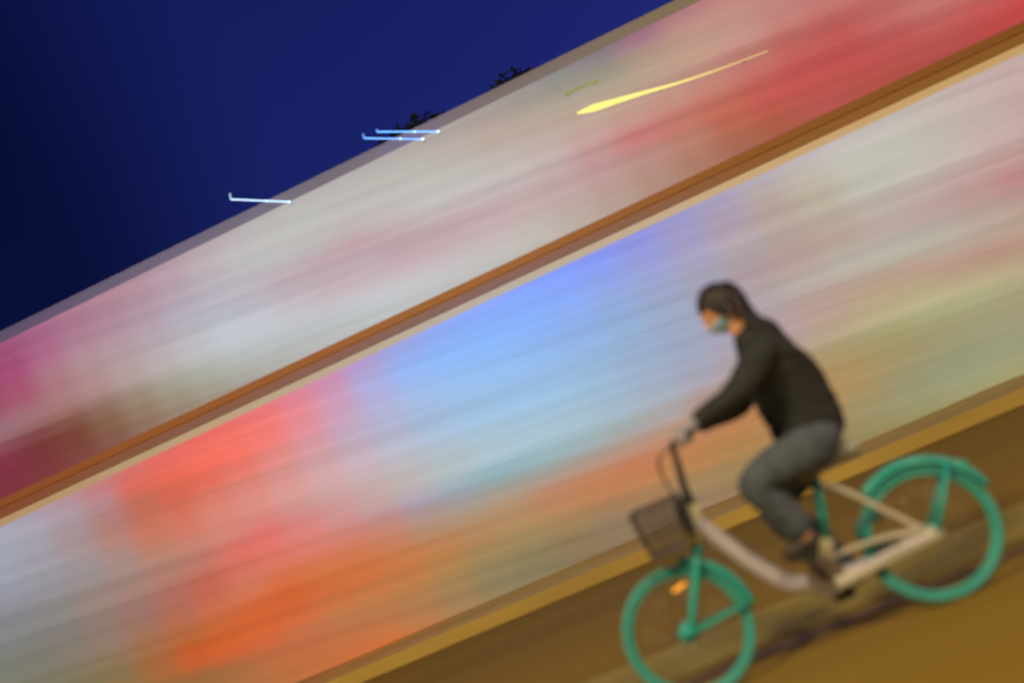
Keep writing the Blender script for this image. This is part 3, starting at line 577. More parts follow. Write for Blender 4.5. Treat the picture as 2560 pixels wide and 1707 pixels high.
for i, (k, x0, x1, lab, slab) in enumerate(shops):
    cx = (x0+x1)/2; hw = (x1-x0)/2
    fm = smear_glow_mat('front_smear_glow_'+k, TAB['front_'+k], -hw, hw, 1.0, cx, 0)
    s = empty('shop_building', lab, 'shop', (cx, FY, 0), 'row of lit shops')
    obj('wall', rbox(-hw+.004, hw-.004, .14, 9, 0, 6.55), wall_m, s)
    rf = obj('roof', rbox(-hw+.002, hw-.002, .302, 9.2, 6.553, 6.62), roof_m, s)
    obj('coping', rbox(-hw+.001, hw-.001, .14, .30, 6.556, 6.90, .07), run_mat('coping_paint', COP, i, hw), s)
    # frameless glass: three lit panes over a plinth that glows in place of cast lamp light, a glazed door among them
    nd = 3; wd = 2*hw/4
    xs = [-hw+wd*q for q in range(5)]
    door_at = [2, 0, 3, 3, 1][i]
    for q in range(4):
        a, b = xs[q]+.001, xs[q+1]-.001
        if q == door_at:
            d = obj('door', rbox(a, b, 0, .06, .16, 2.5), fm, s)
            hd = bmesh.new(); tube(hd, [(a+.1, -.06, 1.0), (a+.1, -.06, 1.35)], .006)
            for zz in (1.03, 1.32): tube(hd, [(a+.1, -.06, zz), (a+.1, .01, zz)], .005, 6)
            obj('handle', hd, fm, d)  # handle is no lamp, given the pane's glow to blend in
            obj('window', rbox(a, b, 0, .06, 2.501, 4.12), fm, s)
        else:
            obj('glowing_plinth', rbox(a, b, -.01, .09, .156, .80), fm, s)  # lamp-lit wall base, its brightness put into emission
            obj('window', rbox(a, b, 0, .06, .8005, 4.12), fm, s)
    tp = run_mat('canopy_paint', TOPC, i, hw); md = run_mat('canopy_underband', MIDC, i, hw); lo = run_mat('canopy_light', LOWC, i, hw, light=1.0)
    cn = obj('canopy', rbox(-hw+.001, hw-.001, -.5, .12, 4.135, 4.275, .02), tp, s)
    obj('under_band', rbox(-hw+.001, hw-.001, -.485, .12, 4.02, 4.1345, .004), md, cn)
    obj('light_strip', rbox(-hw+.001, hw-.001, -.47, -.30, 3.93, 4.0195, .03), lo, cn)
    sg = empty('shop_sign', slab, 'sign', (cx, FY, 4.28), 'lit signs above the canopies')
    sm_ = smear_glow_mat('sign_face_'+k, TAB['sign_'+k], -hw, hw, 1.0, cx, 4.28)
    obj('lit_face', rbox(-hw+.001, hw-.001, -.06, -.005, 0, 2.335), sm_, sg)
    obj('casing', rbox(-hw+.006, hw-.006, 0, .135, .004, 2.33), frame_m, sg)

# ------------------------------------------------------------------ lamp streaks built as glowing tubes on the roof and on the sign
def light_streak(name, label, pts, rads, col, s, y, cat='light', posts=True):  # drawn-out streak of a yellow lamp, shaped as a tapering tube
    x0 = pts[0][0]; zb = 6.94
    e = empty(name, label, cat, (pts[0][0], y, pts[0][1]))
    bm = bmesh.new(); P = smoothpath([(p[0]-pts[0][0], 0, p[1]-pts[0][1]) for p in pts], 6)
    fr = [i/(len(P)-1) for i in range(len(P))]; rr = [rads[1]+(rads[0]-rads[1])*min(1, .15+f/.12)*(1-f)**1.9 for f in fr]
    tube(bm, P, rr, 8); obj('streak_tube', bm, lamp_mat(name+'_glow', col, s), e, True)
    return e, P
met = base_mat('streak_bracket_metal', (.05, .05, .06), .5, metal=.5)
def roof_streak(label, top, a, b, col, s):  # streak of a far lamp shaped as a tube, brackets added
    e = empty('roof_light_streak', label, 'light', (a[0], 13.66, 6.94), 'slanting streaks of far lamps at the roof edge')
    bm = bmesh.new(); d = lambda p: (p[0]-a[0], 0, p[1]-6.94)
    tube(bm, [d(a), d(b)], .0075, 8); obj('streak_tube', bm, lamp_mat('roof_streak_glow', col, s), e, True)
    bm = bmesh.new(); tube(bm, [d(top), (0, 0, a[1]-6.94+.01)], .012, 8); obj('streak_hook', bm, lamp_mat('roof_hook_glow', col, s*.35), e, True)
    t = .62; bead = lamp_mat('roof_bead_glow', (.55, .85, 1.0), s*1.2)
    for pp, rr in (((a[0]+(b[0]-a[0])*t, a[1]+(b[1]-a[1])*t), .012), (b, .014)):
        bm = bmesh.new(); ball(bm, d(pp), rr, 10, 6); obj('streak_bead', bm, bead, e, True)
    bm = bmesh.new(); tube(bm, [(0, .005, a[1]-6.95), (0, .16, a[1]-6.95)], .010, 6); obj('streak_bracket', bm, met, e); bm = bmesh.new()
    tube(bm, [(b[0]-a[0], .005, b[1]-6.95), (b[0]-a[0], .12, b[1]-6.95)], .010, 6)
    obj('streak_bracket', bm, met, e)
roof_streak('blue far-lamp streak at the roof edge, lower of the close pair', (-2.44, 7.02), (-2.45, 6.955), (-1.66, 6.545), (.14, .38, 1.0), 3)
roof_streak('blue far-lamp streak at the roof edge, upper of the close pair', (-2.23, 6.99), (-2.235, 6.955), (-1.41, 6.545), (.12, .42, 1.0), 3)
roof_streak('lone white blue far-lamp streak at the roof edge further left', (-4.65, 7.11), (-4.67, 7.02), (-3.85, 6.58), (.55, .78, 1.0), 3*.8)
e, P = light_streak('sign_light_streak', 'bright yellow curved lamp streak tapering across the salmon sign',
    [(.50, 5.87), (.97, 5.80), (1.45, 5.72), (1.94, 5.63), (2.55, 5.55), (3.2, 5.49)], (.066, .004), (1.0, .88, .22), 1.1, 13.62)
for q in (2, len(P)//2, len(P)-4):
    bm = bmesh.new(); tube(bm, [tuple(P[q]), (P[q].x, .115, P[q].z)], .008, 6); obj('streak_bracket', bm, met, e)
e, P = light_streak('sign_light_streak', 'short dim yellow green lamp streak near the top of the salmon sign',
    [(.45, 6.20), (.70, 6.21), (.97, 6.18)], (.03, .015), (.62, .62, .16), 1.1*.35, 13.66)
for q in (1, len(P)-2):
    bm = bmesh.new(); tube(bm, [tuple(P[q]), (P[q].x, .075, P[q].z)], .006, 6); obj('streak_bracket', bm, met, e)

# ------------------------------------------------------------------ dark trees beyond the roofs
leaf_m = base_mat('dark_leaf', (.06, .09, .08), .8, var=.4, scale=3)
bark_m = base_mat('bark', (.06, .045, .035), .9, var=.3, bump=.5)
def tree(label, x, y, h, rx, n, seed):
    rnd = random.Random(seed)
    e = empty('tree', label, 'tree', (x, y, 0), 'trees behind the shops')
    bm = bmesh.new(); tube(bm, [(0,0,0), (.1,.05,h*.3), (-.05,0,h*.55), (0,.1,h*.8)], [.22, .17, .12, .04], 9)
    for q in range(7):
        a = rnd.uniform(0, 6.28); z = h*rnd.uniform(.4, .65)
        tube(bm, [(0,0,z), (math.cos(a)*rx*.4, math.sin(a)*rx*.4, z+h*.08), (math.cos(a)*rx*.8, math.sin(a)*rx*.8, z+h*.2)], [.07,.05,.02], 6)
    obj('trunk', bm, bark_m, e, True)
    bm = bmesh.new(); cl = []
    for q in range(26):
        a = rnd.uniform(0, 6.28); rr = rx*math.sqrt(rnd.random())*.85; zz = rnd.uniform(.5, .95)
        cl.append((math.cos(a)*rr, math.sin(a)*rr, h*zz-rr*.25, rnd.uniform(.35, .75)))
    for q in range(n):
        c = rnd.choice(cl); d = Vector((rnd.gauss(0,1), rnd.gauss(0,1), rnd.gauss(0,.8))).normalized()*c[3]*rnd.uniform(.5,1.05)
        p = Vector(c[:3])+d; s = rnd.uniform(.08, .15)
        u = Vector((rnd.gauss(0,1), rnd.gauss(0,1), rnd.gauss(0,1))).normalized(); v = u.orthogonal().normalized()
        bm.faces.new([bm.verts.new(p+u*s*1.4), bm.verts.new(p+v*s*.6), bm.verts.new(p-u*s*1.4), bm.verts.new(p-v*s*.6)])
    obj('crown', bm, leaf_m, e)
tree('dark tree crown above the roof beside the blue lamp streaks', -2.6, 24.5, 11.8, 1.9, 6500, 3)
tree('dark tree crown above the roof towards the salmon sign', .3, 24.5, 11.85, 2.1, 6500, 4)

# ------------------------------------------------------------------ street lamp behind the camera, with three more added to soften shadows
def street_lamp(label, x, y, hgt, reach, power):
    e = empty('street_lamp', label, 'street lamp', (x, y, 0), 'sodium street lamps')
    pm = base_mat('galvanised_pole', (.3, .3, .3), .5, metal=.6)
    bm = bmesh.new(); tube(bm, [(0,0,0), (0,0,.9), (0,0,.92), (0,0,hgt)], [.11,.11,.075,.05], 14); obj('pole', bm, pm, e, True)
    bm = bmesh.new(); tube(bm, smoothpath([(0,0,hgt-.03), (0,reach*.35,hgt+.45), (0,reach*.9,hgt+.55)]), .035, 10); obj('arm', bm, pm, e, True)
    bm = bmesh.new(); ball(bm, (0, reach*.9+.3, hgt+.57), (.16, .42, .10)); hd = obj('lamp_head', bm, pm, e, True)
    bm = bmesh.new(); ball(bm, (0, reach*.9+.32, hgt+.50), (.12, .32, .06)); obj('lens', bm, lamp_mat('sodium_lens', (1.0, .5, .12), 30), hd, True)
    ld = bpy.data.lights.new('sodium_light', 'SPOT'); ld.energy = power; ld.color = (1.0,.74,.42); ld.shadow_soft_size = .8
    ld.spot_size = R(165); ld.spot_blend = .6
    lo = bpy.data.objects.new('sodium_light', ld); C.objects.link(lo); lo.parent = e; lo.location = (0, reach*.9+.32, hgt+.36)
    lo.rotation_euler = (R(30), 0, 0)
    return e
for x, lab, k in ((-12.5, 'added unseen street lamp far left of the camera, spreading shadows', .9), (-4.0, 'sodium street lamp on the near kerb, just left of the camera', 1.5),
                  (4.5, 'added unseen street lamp just right of the camera, as fill', .9), (13.0, 'added unseen street lamp far right of the camera, spreading shadows', .7)):
    street_lamp(lab, x, -4.5, 7.6, 1.6, 2050*k)

# ------------------------------------------------------------------ bicycle
BY = 4.8
bike = empty('shared_bicycle', 'teal and silver shared hire bicycle ridden along the road', 'bicycle', (0, BY, 0))
FW, RW = (-.360, .309), (.822, .309)
def wheel(c, name_dir):
    bm = bmesh.new(); tube(bm, arc(c[0], c[1], .290, 0, 360-360/64, 63), .0185, 10, True)
    wl = bpy.data.objects.new('wheel', None); C.objects.link(wl); wl.parent = bike; wl.location = (c[0], 0, c[1])
    def sub(nm, bm, mt, sm=True):
        o = obj(nm, bm, mt, wl, sm); o.matrix_parent_inverse = Matrix.Translation((-c[0], 0, -c[1])); return o
    sub('tyre', bm, M['teal_tyre'])
    bm = bmesh.new(); tube(bm, arc(c[0], c[1], .264, 0, 360-360/64, 63), .010, 8, True, 1.2); sub('rim', bm, M['teal'])
    bm = bmesh.new(); tube(bm, [(c[0], -.05, c[1]), (c[0], -.035, c[1]), (c[0], -.034, c[1]), (c[0], .034, c[1]), (c[0], .035, c[1]), (c[0], .05, c[1])],
        [.02, .045, .045, .045, .045, .02] if name_dir else [.02, .04, .03, .03, .04, .02], 14); sub('hub', bm, M['teal'])
    bm = bmesh.new()
    for q in range(28):
        a = 2*math.pi*q/28; sgn = 1 if q % 2 else -1; b = a+.5*(1 if q % 4 < 2 else -1)
        tube(bm, [(c[0]+.035*math.cos(b), .03*sgn, c[1]+.035*math.sin(b)), (c[0]+.248*math.cos(a), .004*sgn, c[1]+.248*math.sin(a))], .0014, 5)
    sub('spokes', bm, M['steel'])
    return wl, sub
w1, sub1 = wheel(FW, 1); w2, sub2 = wheel(RW, 0)
bm = bmesh.new(); box(bm, -.036, .036, -.008, .008, -.006, .006, .003)
for v in bm.verts: v.co = Matrix.Rotation(R(-12), 3, 'Y') @ v.co + Vector((-.312, -.012, .512))
sub1('reflector', bm, M['amber'], False)
# frame
bm = bmesh.new(); tube(bm, [(-.148,0,.655), (-.128,0,.73), (-.098,0,.835)], [.034,.032,.031], 14); obj('head_tube', bm, M['cream'], bike, True)
bm = bmesh.new(); tube(bm, smoothpath([(-.125,0,.755), (-.082,0,.690), (.0,0,.555), (.073,0,.442), (.15,0,.345), (.22,0,.312), (.30,0,.308)], 7), .040, 16, sx=.8); obj('down_tube', bm, M['silver'], bike, True)
bm = bmesh.new(); tube(bm, [(.316,-.04,.308), (.316,.04,.308)], .042, 18); obj('bottom_bracket', bm, M['silver'], bike, True)
bm = bmesh.new(); tube(bm, [(.335,0,.315), (.372,0,.42), (.395,0,.46)], [.036,.034,.03], 14); obj('seat_tube_sleeve', bm, M['cream'], bike, True)
bm = bmesh.new(); tube(bm, [(.390,0,.45), (.425,0,.58), (.462,0,.715)], .022, 14); obj('seat_tube', bm, M['teal'], bike, True)
bm = bmesh.new(); tube(bm, [(.462,0,.70), (.485,0,.775)], .014, 12); obj('seat_post', bm, M['steel'], bike, True)
for s in (-1, 1):
    bm = bmesh.new(); tube(bm, smoothpath([(.465,s*.015,.690), (.54,s*.045,.640), (.66,s*.06,.500), (.80,s*.062,.33), (.822,s*.062,.309)]), .0125, 10)
    obj('seat_stay', bm, M['pale'], bike, True)
for s in (-1, 1):
    bm = bmesh.new(); tube(bm, smoothpath([(.32,s*.03,.308), (.50,s*.055,.300), (.70,s*.062,.305), (.822,s*.062,.309)]), .014, 10)
    obj('chain_stay', bm, M['silver'], bike, True)
bm = bmesh.new(); tube(bm, smoothpath([(.345,-.052,.268), (.40,-.055,.268), (.58,-.058,.288), (.76,-.06,.300), (.86,-.06,.315)], 5), [.030]*16+[.03,.034,.036,.034,.03], 12, sx=.45)
tube(bm, smoothpath([(.35,-.052,.372), (.45,-.055,.385), (.62,-.058,.374), (.80,-.06,.345)], 5), .012, 10, sx=.6)
obj('chain_case', bm, M['pale'], bike, True)
bm = bmesh.new(); tube(bm, arc(.60, .412, .062, 35, 325, 16), .020, 10, sx=1.3); obj('wheel_lock', bm, M['lock'], bike, True)
# fork, fenders
bm = bmesh.new(); tube(bm, [(-.152,0,.655), (-.172,0,.625)], .028, 12)
for s in (-1, 1): tube(bm, smoothpath([(-.170,s*.012,.632), (-.188,s*.046,.590), (-.255,s*.052,.47), (-.335,s*.052,.335), (-.360,s*.052,.305)]), [.021]*8+[.020]*8+[.016]*9, 12)
obj('fork', bm, M['teal'], bike, True)
def fender(c, r, a0, a1, wd, n=28):
    bm = bmesh.new(); prev = None; prof = [(-1, -.018), (-.75, .004), (0, .012), (.75, .004), (1, -.018)]
    for i in range(n+1):
        a = R(a0+(a1-a0)*i/n)
        ring = [bm.verts.new((c[0]+(r+dz)*math.cos(a), u*wd, c[1]+(r+dz)*math.sin(a))) for u, dz in prof]
        ring2 = [bm.verts.new((c[0]+(r+dz-.005)*math.cos(a), u*wd*.9, c[1]+(r+dz-.005)*math.sin(a))) for u, dz in prof]
        full = ring+ring2[::-1]
        if prev:
            for k in range(10): bm.faces.new((prev[k], prev[(k+1) % 10], full[(k+1) % 10], full[k]))
        else: bm.faces.new(full[::-1])
        prev = full
    bm.faces.new(prev); return bm
obj('rear_fender', fender(RW, .334, 18, 126, .036), M['teal'], bike, True)
obj('front_fender', fender(FW, .332, 2, 74, .034), M['teal'], bike, True)
for s in (-1, 1):
    bm = bmesh.new(); tube(bm, [(.835,s*.066,.315), (.93,s*.058,.44), (1.015,s*.036,.565)], [.016,.012,.011], 8)
    obj('fender_stay', bm, M['teal'], bike, True)
for s in (-1, 1):
    bm = bmesh.new(); tube(bm, [(-.355,s*.056,.305), (-.20,s*.05,.318), (-.035,s*.034,.335)], [.012,.009,.008], 8)
    obj('fender_stay', bm, M['teal'], bike, True)
bm = bmesh.new(); box(bm, 1.035, 1.095, -.03, .03, .50, .555, .012); obj('tail_light', bm, M['teal'], bike)
# handlebar
bm = bmesh.new(); tube(bm, smoothpath([(-.100,0,.835), (-.105,0,.90), (-.085,0,1.03), (-.072,0,1.125)]), [.024]*7+[.018]*6+[.016]*6, 12); obj('stem', bm, M['dark'], bike, True)
bm = bmesh.new(); tube(bm, smoothpath([(.02,-.30,1.128), (-.03,-.22,1.135), (-.07,-.10,1.128), (-.075,0,1.125), (-.07,.10,1.128), (-.03,.22,1.135), (.02,.30,1.128)]), .012, 10)
hb = obj('handlebar', bm, M['dark'], bike, True)
for s in (-1, 1):
    bm = bmesh.new(); tube(bm, [(-.028,s*.225,1.135), (.024,s*.308,1.128)], .017, 12); obj('grip', bm, M['dark'], hb, True)
    bm = bmesh.new(); tube(bm, smoothpath([(-.05,s*.17,1.125), (-.085,s*.22,1.115), (-.075,s*.28,1.105)]), .006, 8); obj('brake_lever', bm, M['dark'], hb, True)
for s in (-1, 1):
    bm = bmesh.new(); tube(bm, smoothpath([(-.075,s*.20,1.118), (-.16,s*.12,1.08), (-.17,s*.03,.95), (-.135,s*.02,.84), (-.165,s*.03,.66)]), .004, 6); obj('brake_cable', bm, M['dark'], bike, True)
# basket
bk = bmesh.new()
def loop(z, x0, x1, hw, r=.006):
    tube(bk, [(x0,-hw,z), (x1,-hw,z), (x1,hw,z), (x0,hw,z)], r, 6, True)
for q in range(6):
    f = q/5; loop(.685+.215*f, -.365-.02*f, -.185+.04*f, .125+.03*f, .008 if q in (0, 5) else .004)
for q in range(9):
    f = q/8
    for s in (-1, 1): tube(bk, [(-.365+.18*f, s*.125, .685), (-.385+.24*f, s*.155, .90)], .004, 5)
    tube(bk, [(-.365, -.125+.25*f, .685), (-.385, -.155+.31*f, .90)], .004, 5)
    tube(bk, [(-.185, -.125+.25*f, .685), (-.145, -.155+.31*f, .90)], .004, 5)
    tube(bk, [(-.365, -.125+.25*f, .685), (-.185, -.125+.25*f, .685)], .004, 5)
bsk = obj('basket', bk, M['basket'], bike)
bm = bmesh.new(); box(bm, -.185, -.13, -.10, .10, .70, .90, .02); obj('control_box', bm, M['dark'], bsk)
bm = bmesh.new(); box(bm, -.372, -.19, -.128, .128, .672, .682, .003); obj('tray', bm, M['basket'], bsk)
# saddle
bm = bmesh.new(); n = 14; prev = None
for i in range(n+1):
    f = i/n; x = .40+.29*f; hw = .026+.085*max(0, (f-.25)/.75)**1.1*(1 if f < .93 else .8); zt = .812+.018*f**2+.01*math.sin(f*3.1)
    ring = []
    for kx in range(12):
        a = 2*math.pi*kx/12; ring.append(bm.verts.new((x, hw*math.cos(a), zt-.028+(.030 if math.sin(a) > 0 else .060)*math.sin(a))))
    if prev:
        for kx in range(12): bm.faces.new((prev[kx], prev[(kx+1) % 12], ring[(kx+1) % 12], ring[kx]))
    else: bm.faces.new(ring[::-1])
    prev = ring
bm.faces.new(prev); obj('saddle', bm, M['saddle'], bike, True)
# cranks, chain ring
CA = R(112)  # near crank points up and a little forward
bm = bmesh.new(); tube(bm, [(.316,-.050,.308), (.316,-.056,.308)], .085, 28); obj('chain_ring', bm, M['steel'], bike)
for s, a in ((-1, CA), (1, CA+math.pi)):
    px, pz = .316+.148*math.cos(a), .308+.148*math.sin(a)
    bm = bmesh.new(); tube(bm, [(.316,s*.068,.308), (px,s*.080,pz)], [.016,.012], 10); ck = obj('crank', bm, M['dark'], bike, True)
    bm = bmesh.new(); box(bm, px-.048, px+.048, s*.14-.045, s*.14+.045, pz-.012, pz+.012, .006)
    tube(bm, [(px, s*.078, pz), (px, s*.12, pz)], .007, 8)
    obj('pedal', bm, M['dark'], ck)

# ------------------------------------------------------------------ rider
from mathutils import noise
def folds(me, amp, sc, stretch=(1, 1, 1)):
    ns = [v.normal.copy() for v in me.vertices]
    for v, n in zip(me.vertices, ns):
        p = Vector((v.co.x*stretch[0], v.co.y*stretch[1], v.co.z*stretch[2]))*sc
        f = 1-abs(noise.noise(p+Vector((noise.noise(p*.6)*1.2, 0, 3.7))))*2
        v.co += n*amp*(f*.8+.5*noise.noise(p*2.3))
    return me
def hand_nodes(nd, ed, s, gx, gy, gz, tag_):
    """palm on the grip with four curled fingers and a thumb; s = -1 near side, +1 far side"""
    nd['palm'+tag_] = (gx+.028, gy, gz+.026, .020, .030)
    ed.append(('wrist'+tag_, 'palm'+tag_))
rider = None
def build_rider():
    HX, HZ = .408, 1.622      # head centre
    # --- skeleton
    nd = dict(pelvis=(.522,0,.885,.072,.11), waist=(.535,0,1.02,.078,.11), chest=(.545,0,1.19,.105,.145), upper=(.505,0,1.325,.095,.15),
              neckb=(.468,0,1.43,.055), neckt=(.432,0,1.53,.05), skull=(.412,0,1.60,.06))
    ed = [('pelvis','waist'),('waist','chest'),('chest','upper'),('upper','neckb'),('neckb','neckt'),('neckt','skull')]
    J = {}
    for s, t in ((-1,'n'),(1,'f')):
        J[t] = dict(sh=(.478,s*.165,1.355), el=(.300,s*.275,1.215) if s < 0 else (.315,s*.27,1.175), wr=(.055,s*.268,1.172) if s < 0 else (.06,s*.268,1.165),
                    hip=(.515,s*.095,.865), kn=(.150,s*.185,.832) if s < 0 else (.225,s*.16,.655), an=(.315,s*.145,.520) if s < 0 else (.445,s*.14,.250))
        j = J[t]
        nd['sh'+t] = j['sh']+(.058,); nd['el'+t] = j['el']+(.043,); nd['wr'+t] = j['wr']+(.027,)
        ed += [('upper','sh'+t),('sh'+t,'el'+t),('el'+t,'wr'+t)]
        nd['hip'+t] = j['hip']+(.075,); nd['kn'+t] = (j['kn'][0]+.02, j['kn'][1], j['kn'][2])+(.042,); nd['an'+t] = j['an']+(.038,)
        mid = tuple((a+b)/2 for a, b in zip(j['kn'], j['an'])); nd['cf'+t] = (mid[0]+.012, mid[1], mid[2]+.03, .052)
        th = tuple(a*.5+b*.5 for a, b in zip(j['hip'], j['kn'])); nd['th'+t] = (th[0], th[1], th[2], .078)
        nd['toe'+t] = (j['an'][0]-.13, j['an'][1], j['an'][2]-.045, .028); nd['ball'+t] = (j['an'][0]-.05, j['an'][1], j['an'][2]-.03, .034)
        ed += [('pelvis','hip'+t),('hip'+t,'th'+t),('th'+t,'kn'+t),('kn'+t,'cf'+t),('cf'+t,'an'+t),('an'+t,'ball'+t),('ball'+t,'toe'+t)]
        nd['palm'+t] = (.012, s*.265, 1.166, .020, .034); ed.append(('wr'+t,'palm'+t))
    # --- head, ears and fingers added to the same surface
    ex = bmesh.new()
    hv = ball(ex, (0,0,0), (.098,.076,.116), 40, 30)
    for v in hv:
        p = v.co; fx = -p.x
        if p.z < -.02: p.y *= 1-.30*min(1, (-p.z-.02)/.09); p.x *= 1-.05*min(1, (-p.z-.02)/.09)
        if fx > .05:
            g = lambda zc, yc, sz, sy: math.exp(-((p.z-zc)/sz)**2-((abs(p.y)-yc)/sy)**2)
            p.x -= .026*math.exp(-((p.z+.022)/.016)**2-(p.y/.012)**2)+.012*math.exp(-((p.z-.002)/.022)**2-(p.y/.010)**2)
            p.x += .010*g(.008, .030, .012, .016)
            p.x -= .006*math.exp(-((p.z-.028)/.010)**2-(p.y/.045)**2)
            p.x -= .007*math.exp(-((p.z+.062)/.010)**2-(p.y/.022)**2)
            p.x -= .010*math.exp(-((p.z+.100)/.018)**2-(p.y/.022)**2)
    for s in (-1, 1):
        ball(ex, (.010, s*.076, -.010), (.020, .010, .032), 12, 8)
    HM = Matrix.Translation((HX, 0, HZ)) @ Matrix.Rotation(R(-24), 4, 'Y')
    for v in ex.verts: v.co = HM @ v.co
    for s, t in ((-1,'n'),(1,'f')):
        gd = Vector((.052, s*.083, -.007)).normalized()   # along the grip, outwards
        g0 = Vector((-.002, s*.266, 1.1315))
        for q, (off, ln) in enumerate(((-.030,.92),(-.010,1.0),(.011,.96),(.031,.80))):
            c = g0+gd*off*1.05
            side = Vector((gd.y, -gd.x, 0)).normalized()
            if side.x > 0: side = -side
            pts = [c-side*.012+Vector((0,0,.030)), c+side*.016+Vector((0,0,.029)), c+side*.029*ln+Vector((0,0,.006)), c+side*.022*ln+Vector((0,0,-.018)), c+side*.002+Vector((0,0,-.026))]
            tube(ex, smoothpath(pts, 3), [.0088]*8+[.0078]*4+[.0066], 8)
        c = g0-gd*.045; side = Vector((-1, 0, 0))
        tube(ex, smoothpath([c+Vector((.03,0,.026)), c+Vector((.018,0,.004)), c+Vector((-.004,0,-.022)), c+Vector((-.022,0,-.026))], 3), [.011]*4+[.0095]*3+[.0085,.008,.007], 8)
    gl = {}
    for s, t in ((-1,'n'),(1,'f')):
        g = bmesh.new(); ball(g, (.018, s*.265, 1.164), (.040, .044, .024), 18, 12); tube(g, [(.04, s*.266, 1.168), (.075, s*.268, 1.173)], [.034, .036], 14)
        gd = Vector((.052, s*.083, -.007)).normalized(); g0 = Vector((-.002, s*.266, 1.1315))
        for off, ln in ((-.030,.92),(-.010,1.0),(.011,.96),(.031,.80)):
            c = g0+gd*off*1.05; side = Vector((gd.y, -gd.x, 0)).normalized()
            if side.x > 0: side = -side
            tube(g, smoothpath([c-side*.012+Vector((0,0,.030)), c+side*.016+Vector((0,0,.029)), c+side*.029*ln+Vector((0,0,.006)), c+side*.022*ln+Vector((0,0,-.018)), c+side*.002+Vector((0,0,-.026))], 3), [.0105]*8+[.0095]*4+[.008], 8)
        c = g0-gd*.045
        tube(g, smoothpath([c+Vector((.03,0,.026)), c+Vector((.018,0,.004)), c+Vector((-.004,0,-.022)), c+Vector((-.022,0,-.026))], 3), [.0125]*4+[.011]*3+[.010,.0085,.008], 8)
        gl[t] = g
    me = skin(nd, ed, 'pelvis', 2, ex, .0055)
    body = obj('person', me, M['skin'], None, True); body.location = (0, BY, 0)
    tag(body, 'cyclist in black jacket, grey blue trousers, pale gloves and face mask, leaning over handlebar', 'person')
    for t in 'nf': obj('glove', gl[t], M['glove'], body, True)
    # --- jacket
    jn = dict(hem=(.530,0,.83,.125,.19), waist=(.540,0,1.00,.135,.18), chest=(.525,0,1.19,.160,.20), upper=(.495,0,1.34,.142,.20), col=(.470,0,1.45,.082,.085), col2=(.446,0,1.50,.066,.070))
    je = [('hem','waist'),('waist','chest'),('chest','upper'),('upper','col'),('col','col2')]
    for t in 'nf':
        j = J[t]; el = j['el']; wr = j['wr']; sh = j['sh']
        jn['sh'+t] = sh+(.085,); jn['ua'+t] = tuple(a*.5+b*.5 for a, b in zip(sh, el))+(.076,); jn['el'+t] = (el[0], el[1], el[2], .070)
        jn['fa'+t] = tuple(a*.5+b*.5 for a, b in zip(el, wr))+(.055,); jn['wr'+t] = wr+(.043,)
        je += [('upper','sh'+t),('sh'+t,'ua'+t),('ua'+t,'el'+t),('el'+t,'fa'+t),('fa'+t,'wr'+t)]
    jk = obj('jacket', folds(skin(jn, je, 'hem', 2, None, .007), .007, 11, (1, .7, 1.5)), M['jacket'], body, True)
    # --- trousers
    tn = dict(top=(.540,0,.955,.105,.155), seat=(.525,0,.875,.108,.165)); te = [('top','seat')]
    for t in 'nf':
        j = J[t]; kn = j['kn']; an = j['an']; hp = j['hip']
        tn['hp'+t] = (hp[0]-.01, hp[1], hp[2], .110); tn['th'+t] = tuple(a*.5+b*.5 for a, b in zip(hp, kn))+(.116,); tn['kn'+t] = (kn[0]-.004, kn[1], kn[2]-.004, .098)
        tn['cf'+t] = (kn[0]*.5+an[0]*.5+.012, kn[1]*.5+an[1]*.5, kn[2]*.5+an[2]*.5+.03, .078); tn['an'+t] = (an[0]-.003, an[1], an[2]+.005, .066)
        te += [('seat','hp'+t),('hp'+t,'th'+t),('th'+t,'kn'+t),('kn'+t,'cf'+t),('cf'+t,'an'+t)]
    obj('trousers', folds(skin(tn, te, 'seat', 2, None, .007), .006, 12, (1.2, .7, 1.2)), M['denim'], body, True)
    # --- shoes
    for t in 'nf':
        an = J[t]['an']
        sn = dict(heel=(an[0]+.035,an[1],an[2]-.035,.030), ank=(an[0],an[1],an[2]+.005,.046), b=(an[0]-.06,an[1],an[2]-.036,.038,.042), toe=(an[0]-.145,an[1],an[2]-.048,.028,.036))
        sm = skin(sn, [('heel','ank'),('ank','b'),('b','toe')], 'ank', 2)
        obj('shoe', sm, M['shoe'], body, True)
    # --- hair: cap over the skull and long hair falling on the back
    hb_ = bmesh.new(); hv = ball(hb_, (0,0,0), (.110,.088,.124), 36, 26)
    dele = [v for v in hv if (-v.co.x > .022 and v.co.z < .052-.30*abs(v.co.y)) or v.co.z < -.045]
    bmesh.ops.delete(hb_, geom=dele, context='VERTS')
    for v in hb_.verts: v.co = HM @ (v.co+Vector((.006, 0, .004)))
    sol = bmesh.ops.solidify(hb_, geom=hb_.faces[:], thickness=.008)
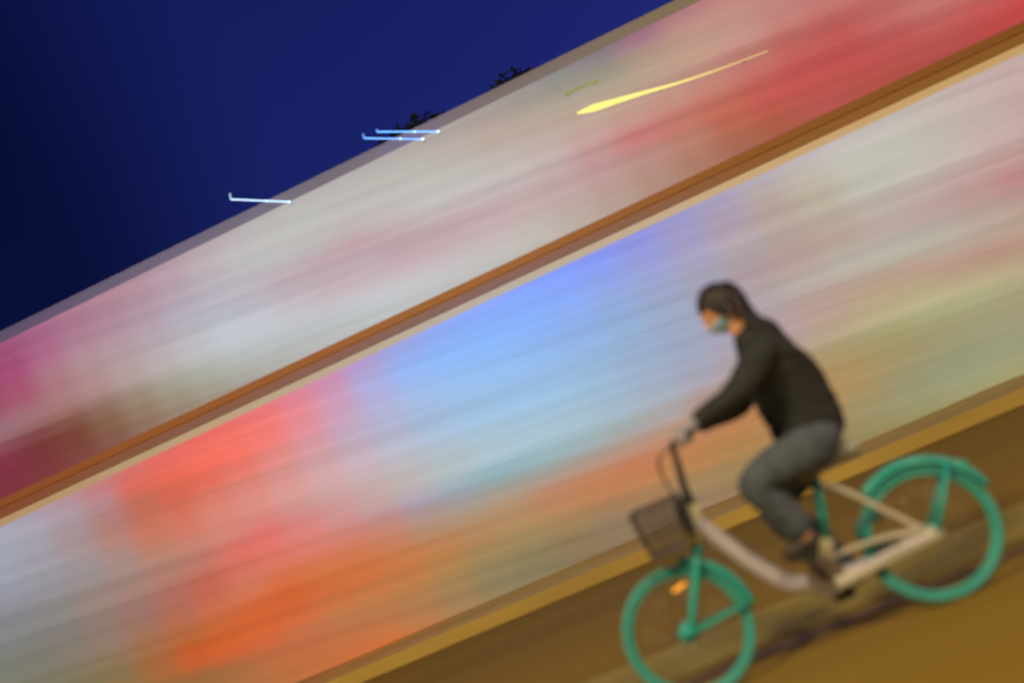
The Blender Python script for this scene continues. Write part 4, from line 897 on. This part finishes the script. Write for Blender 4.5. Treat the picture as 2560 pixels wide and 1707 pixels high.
    for q in range(34):   # strands over the back of the head, neck and shoulders
        f = (q-16.5)/17; y = f*.085
        top = HM @ Vector((.045+.05*(1-f*f), y*.75, .075-.06*abs(f)))
        rr = random.uniform
        tube(hb_, smoothpath([top, HM @ Vector((.112-.035*f*f, y*.98, -.005)), (.520+rr(-.012,.012)-.05*f*f, y*1.12, 1.535), (.585+rr(-.012,.012)-.07*f*f, y*1.25, 1.44+rr(-.01,.01)), (.628+rr(-.01,.01)-.06*f*f, y*1.3, 1.335+rr(-.04,.03))], 4), [.017]*9+[.015]*4+[.012,.009,.006,.003], 6)
    for s in (-1, 1):     # a lock falling in front of the ear
        for q in range(3):
            tube(hb_, smoothpath([HM @ Vector((-.055+.014*q, s*(.062+.004*q), .070)), HM @ Vector((-.050+.014*q, s*.086, .025)), HM @ Vector((-.030+.012*q, s*.088, -.025-.006*q)), HM @ Vector((-.012+.01*q, s*.084, -.06))], 4), [.010]*8+[.008]*3+[.004,.002], 6)
    obj('hair', hb_, M['hair'], body, True)
    # --- face mask
    mb = bmesh.new(); mv = ball(mb, (0,0,0), (.098,.076,.116), 40, 30); keep = []
    bmesh.ops.delete(mb, geom=[v for v in mv if not (-v.co.x > .022 and -.108 < v.co.z < -.020)], context='VERTS')
    for v in mb.verts:
        p = v.co
        if p.z < -.02: p.y *= 1-.30*min(1, (-p.z-.02)/.09)
        k = 1.10+.20*math.exp(-((p.z+.035)/.03)**2-(p.y/.02)**2)
        v.co = HM @ Vector((p.x*k-.004, p.y*1.09, p.z*1.06))
    bmesh.ops.solidify(mb, geom=mb.faces[:], thickness=.003)
    fm_ = obj('face_mask', mb, M['mask'], body, True)
    for s in (-1, 1):
        lb = bmesh.new()
        for zz in (-.02, -.07): tube(lb, [HM @ Vector((-.035, s*.076, zz)), HM @ Vector((-.01, s*.084, (zz-.01)*.7)), HM @ Vector((.022, s*.084, -.012))], .002, 5)
        obj('ear_loop', lb, M['mask'], fm_)
    for s in (-1, 1):
        eb = bmesh.new(); ball(eb, HM @ Vector((-.081, s*.030, .008)), .0105, 12, 8); obj('eye', eb, M['eye'], body, True)
    return body
rider = build_rider()
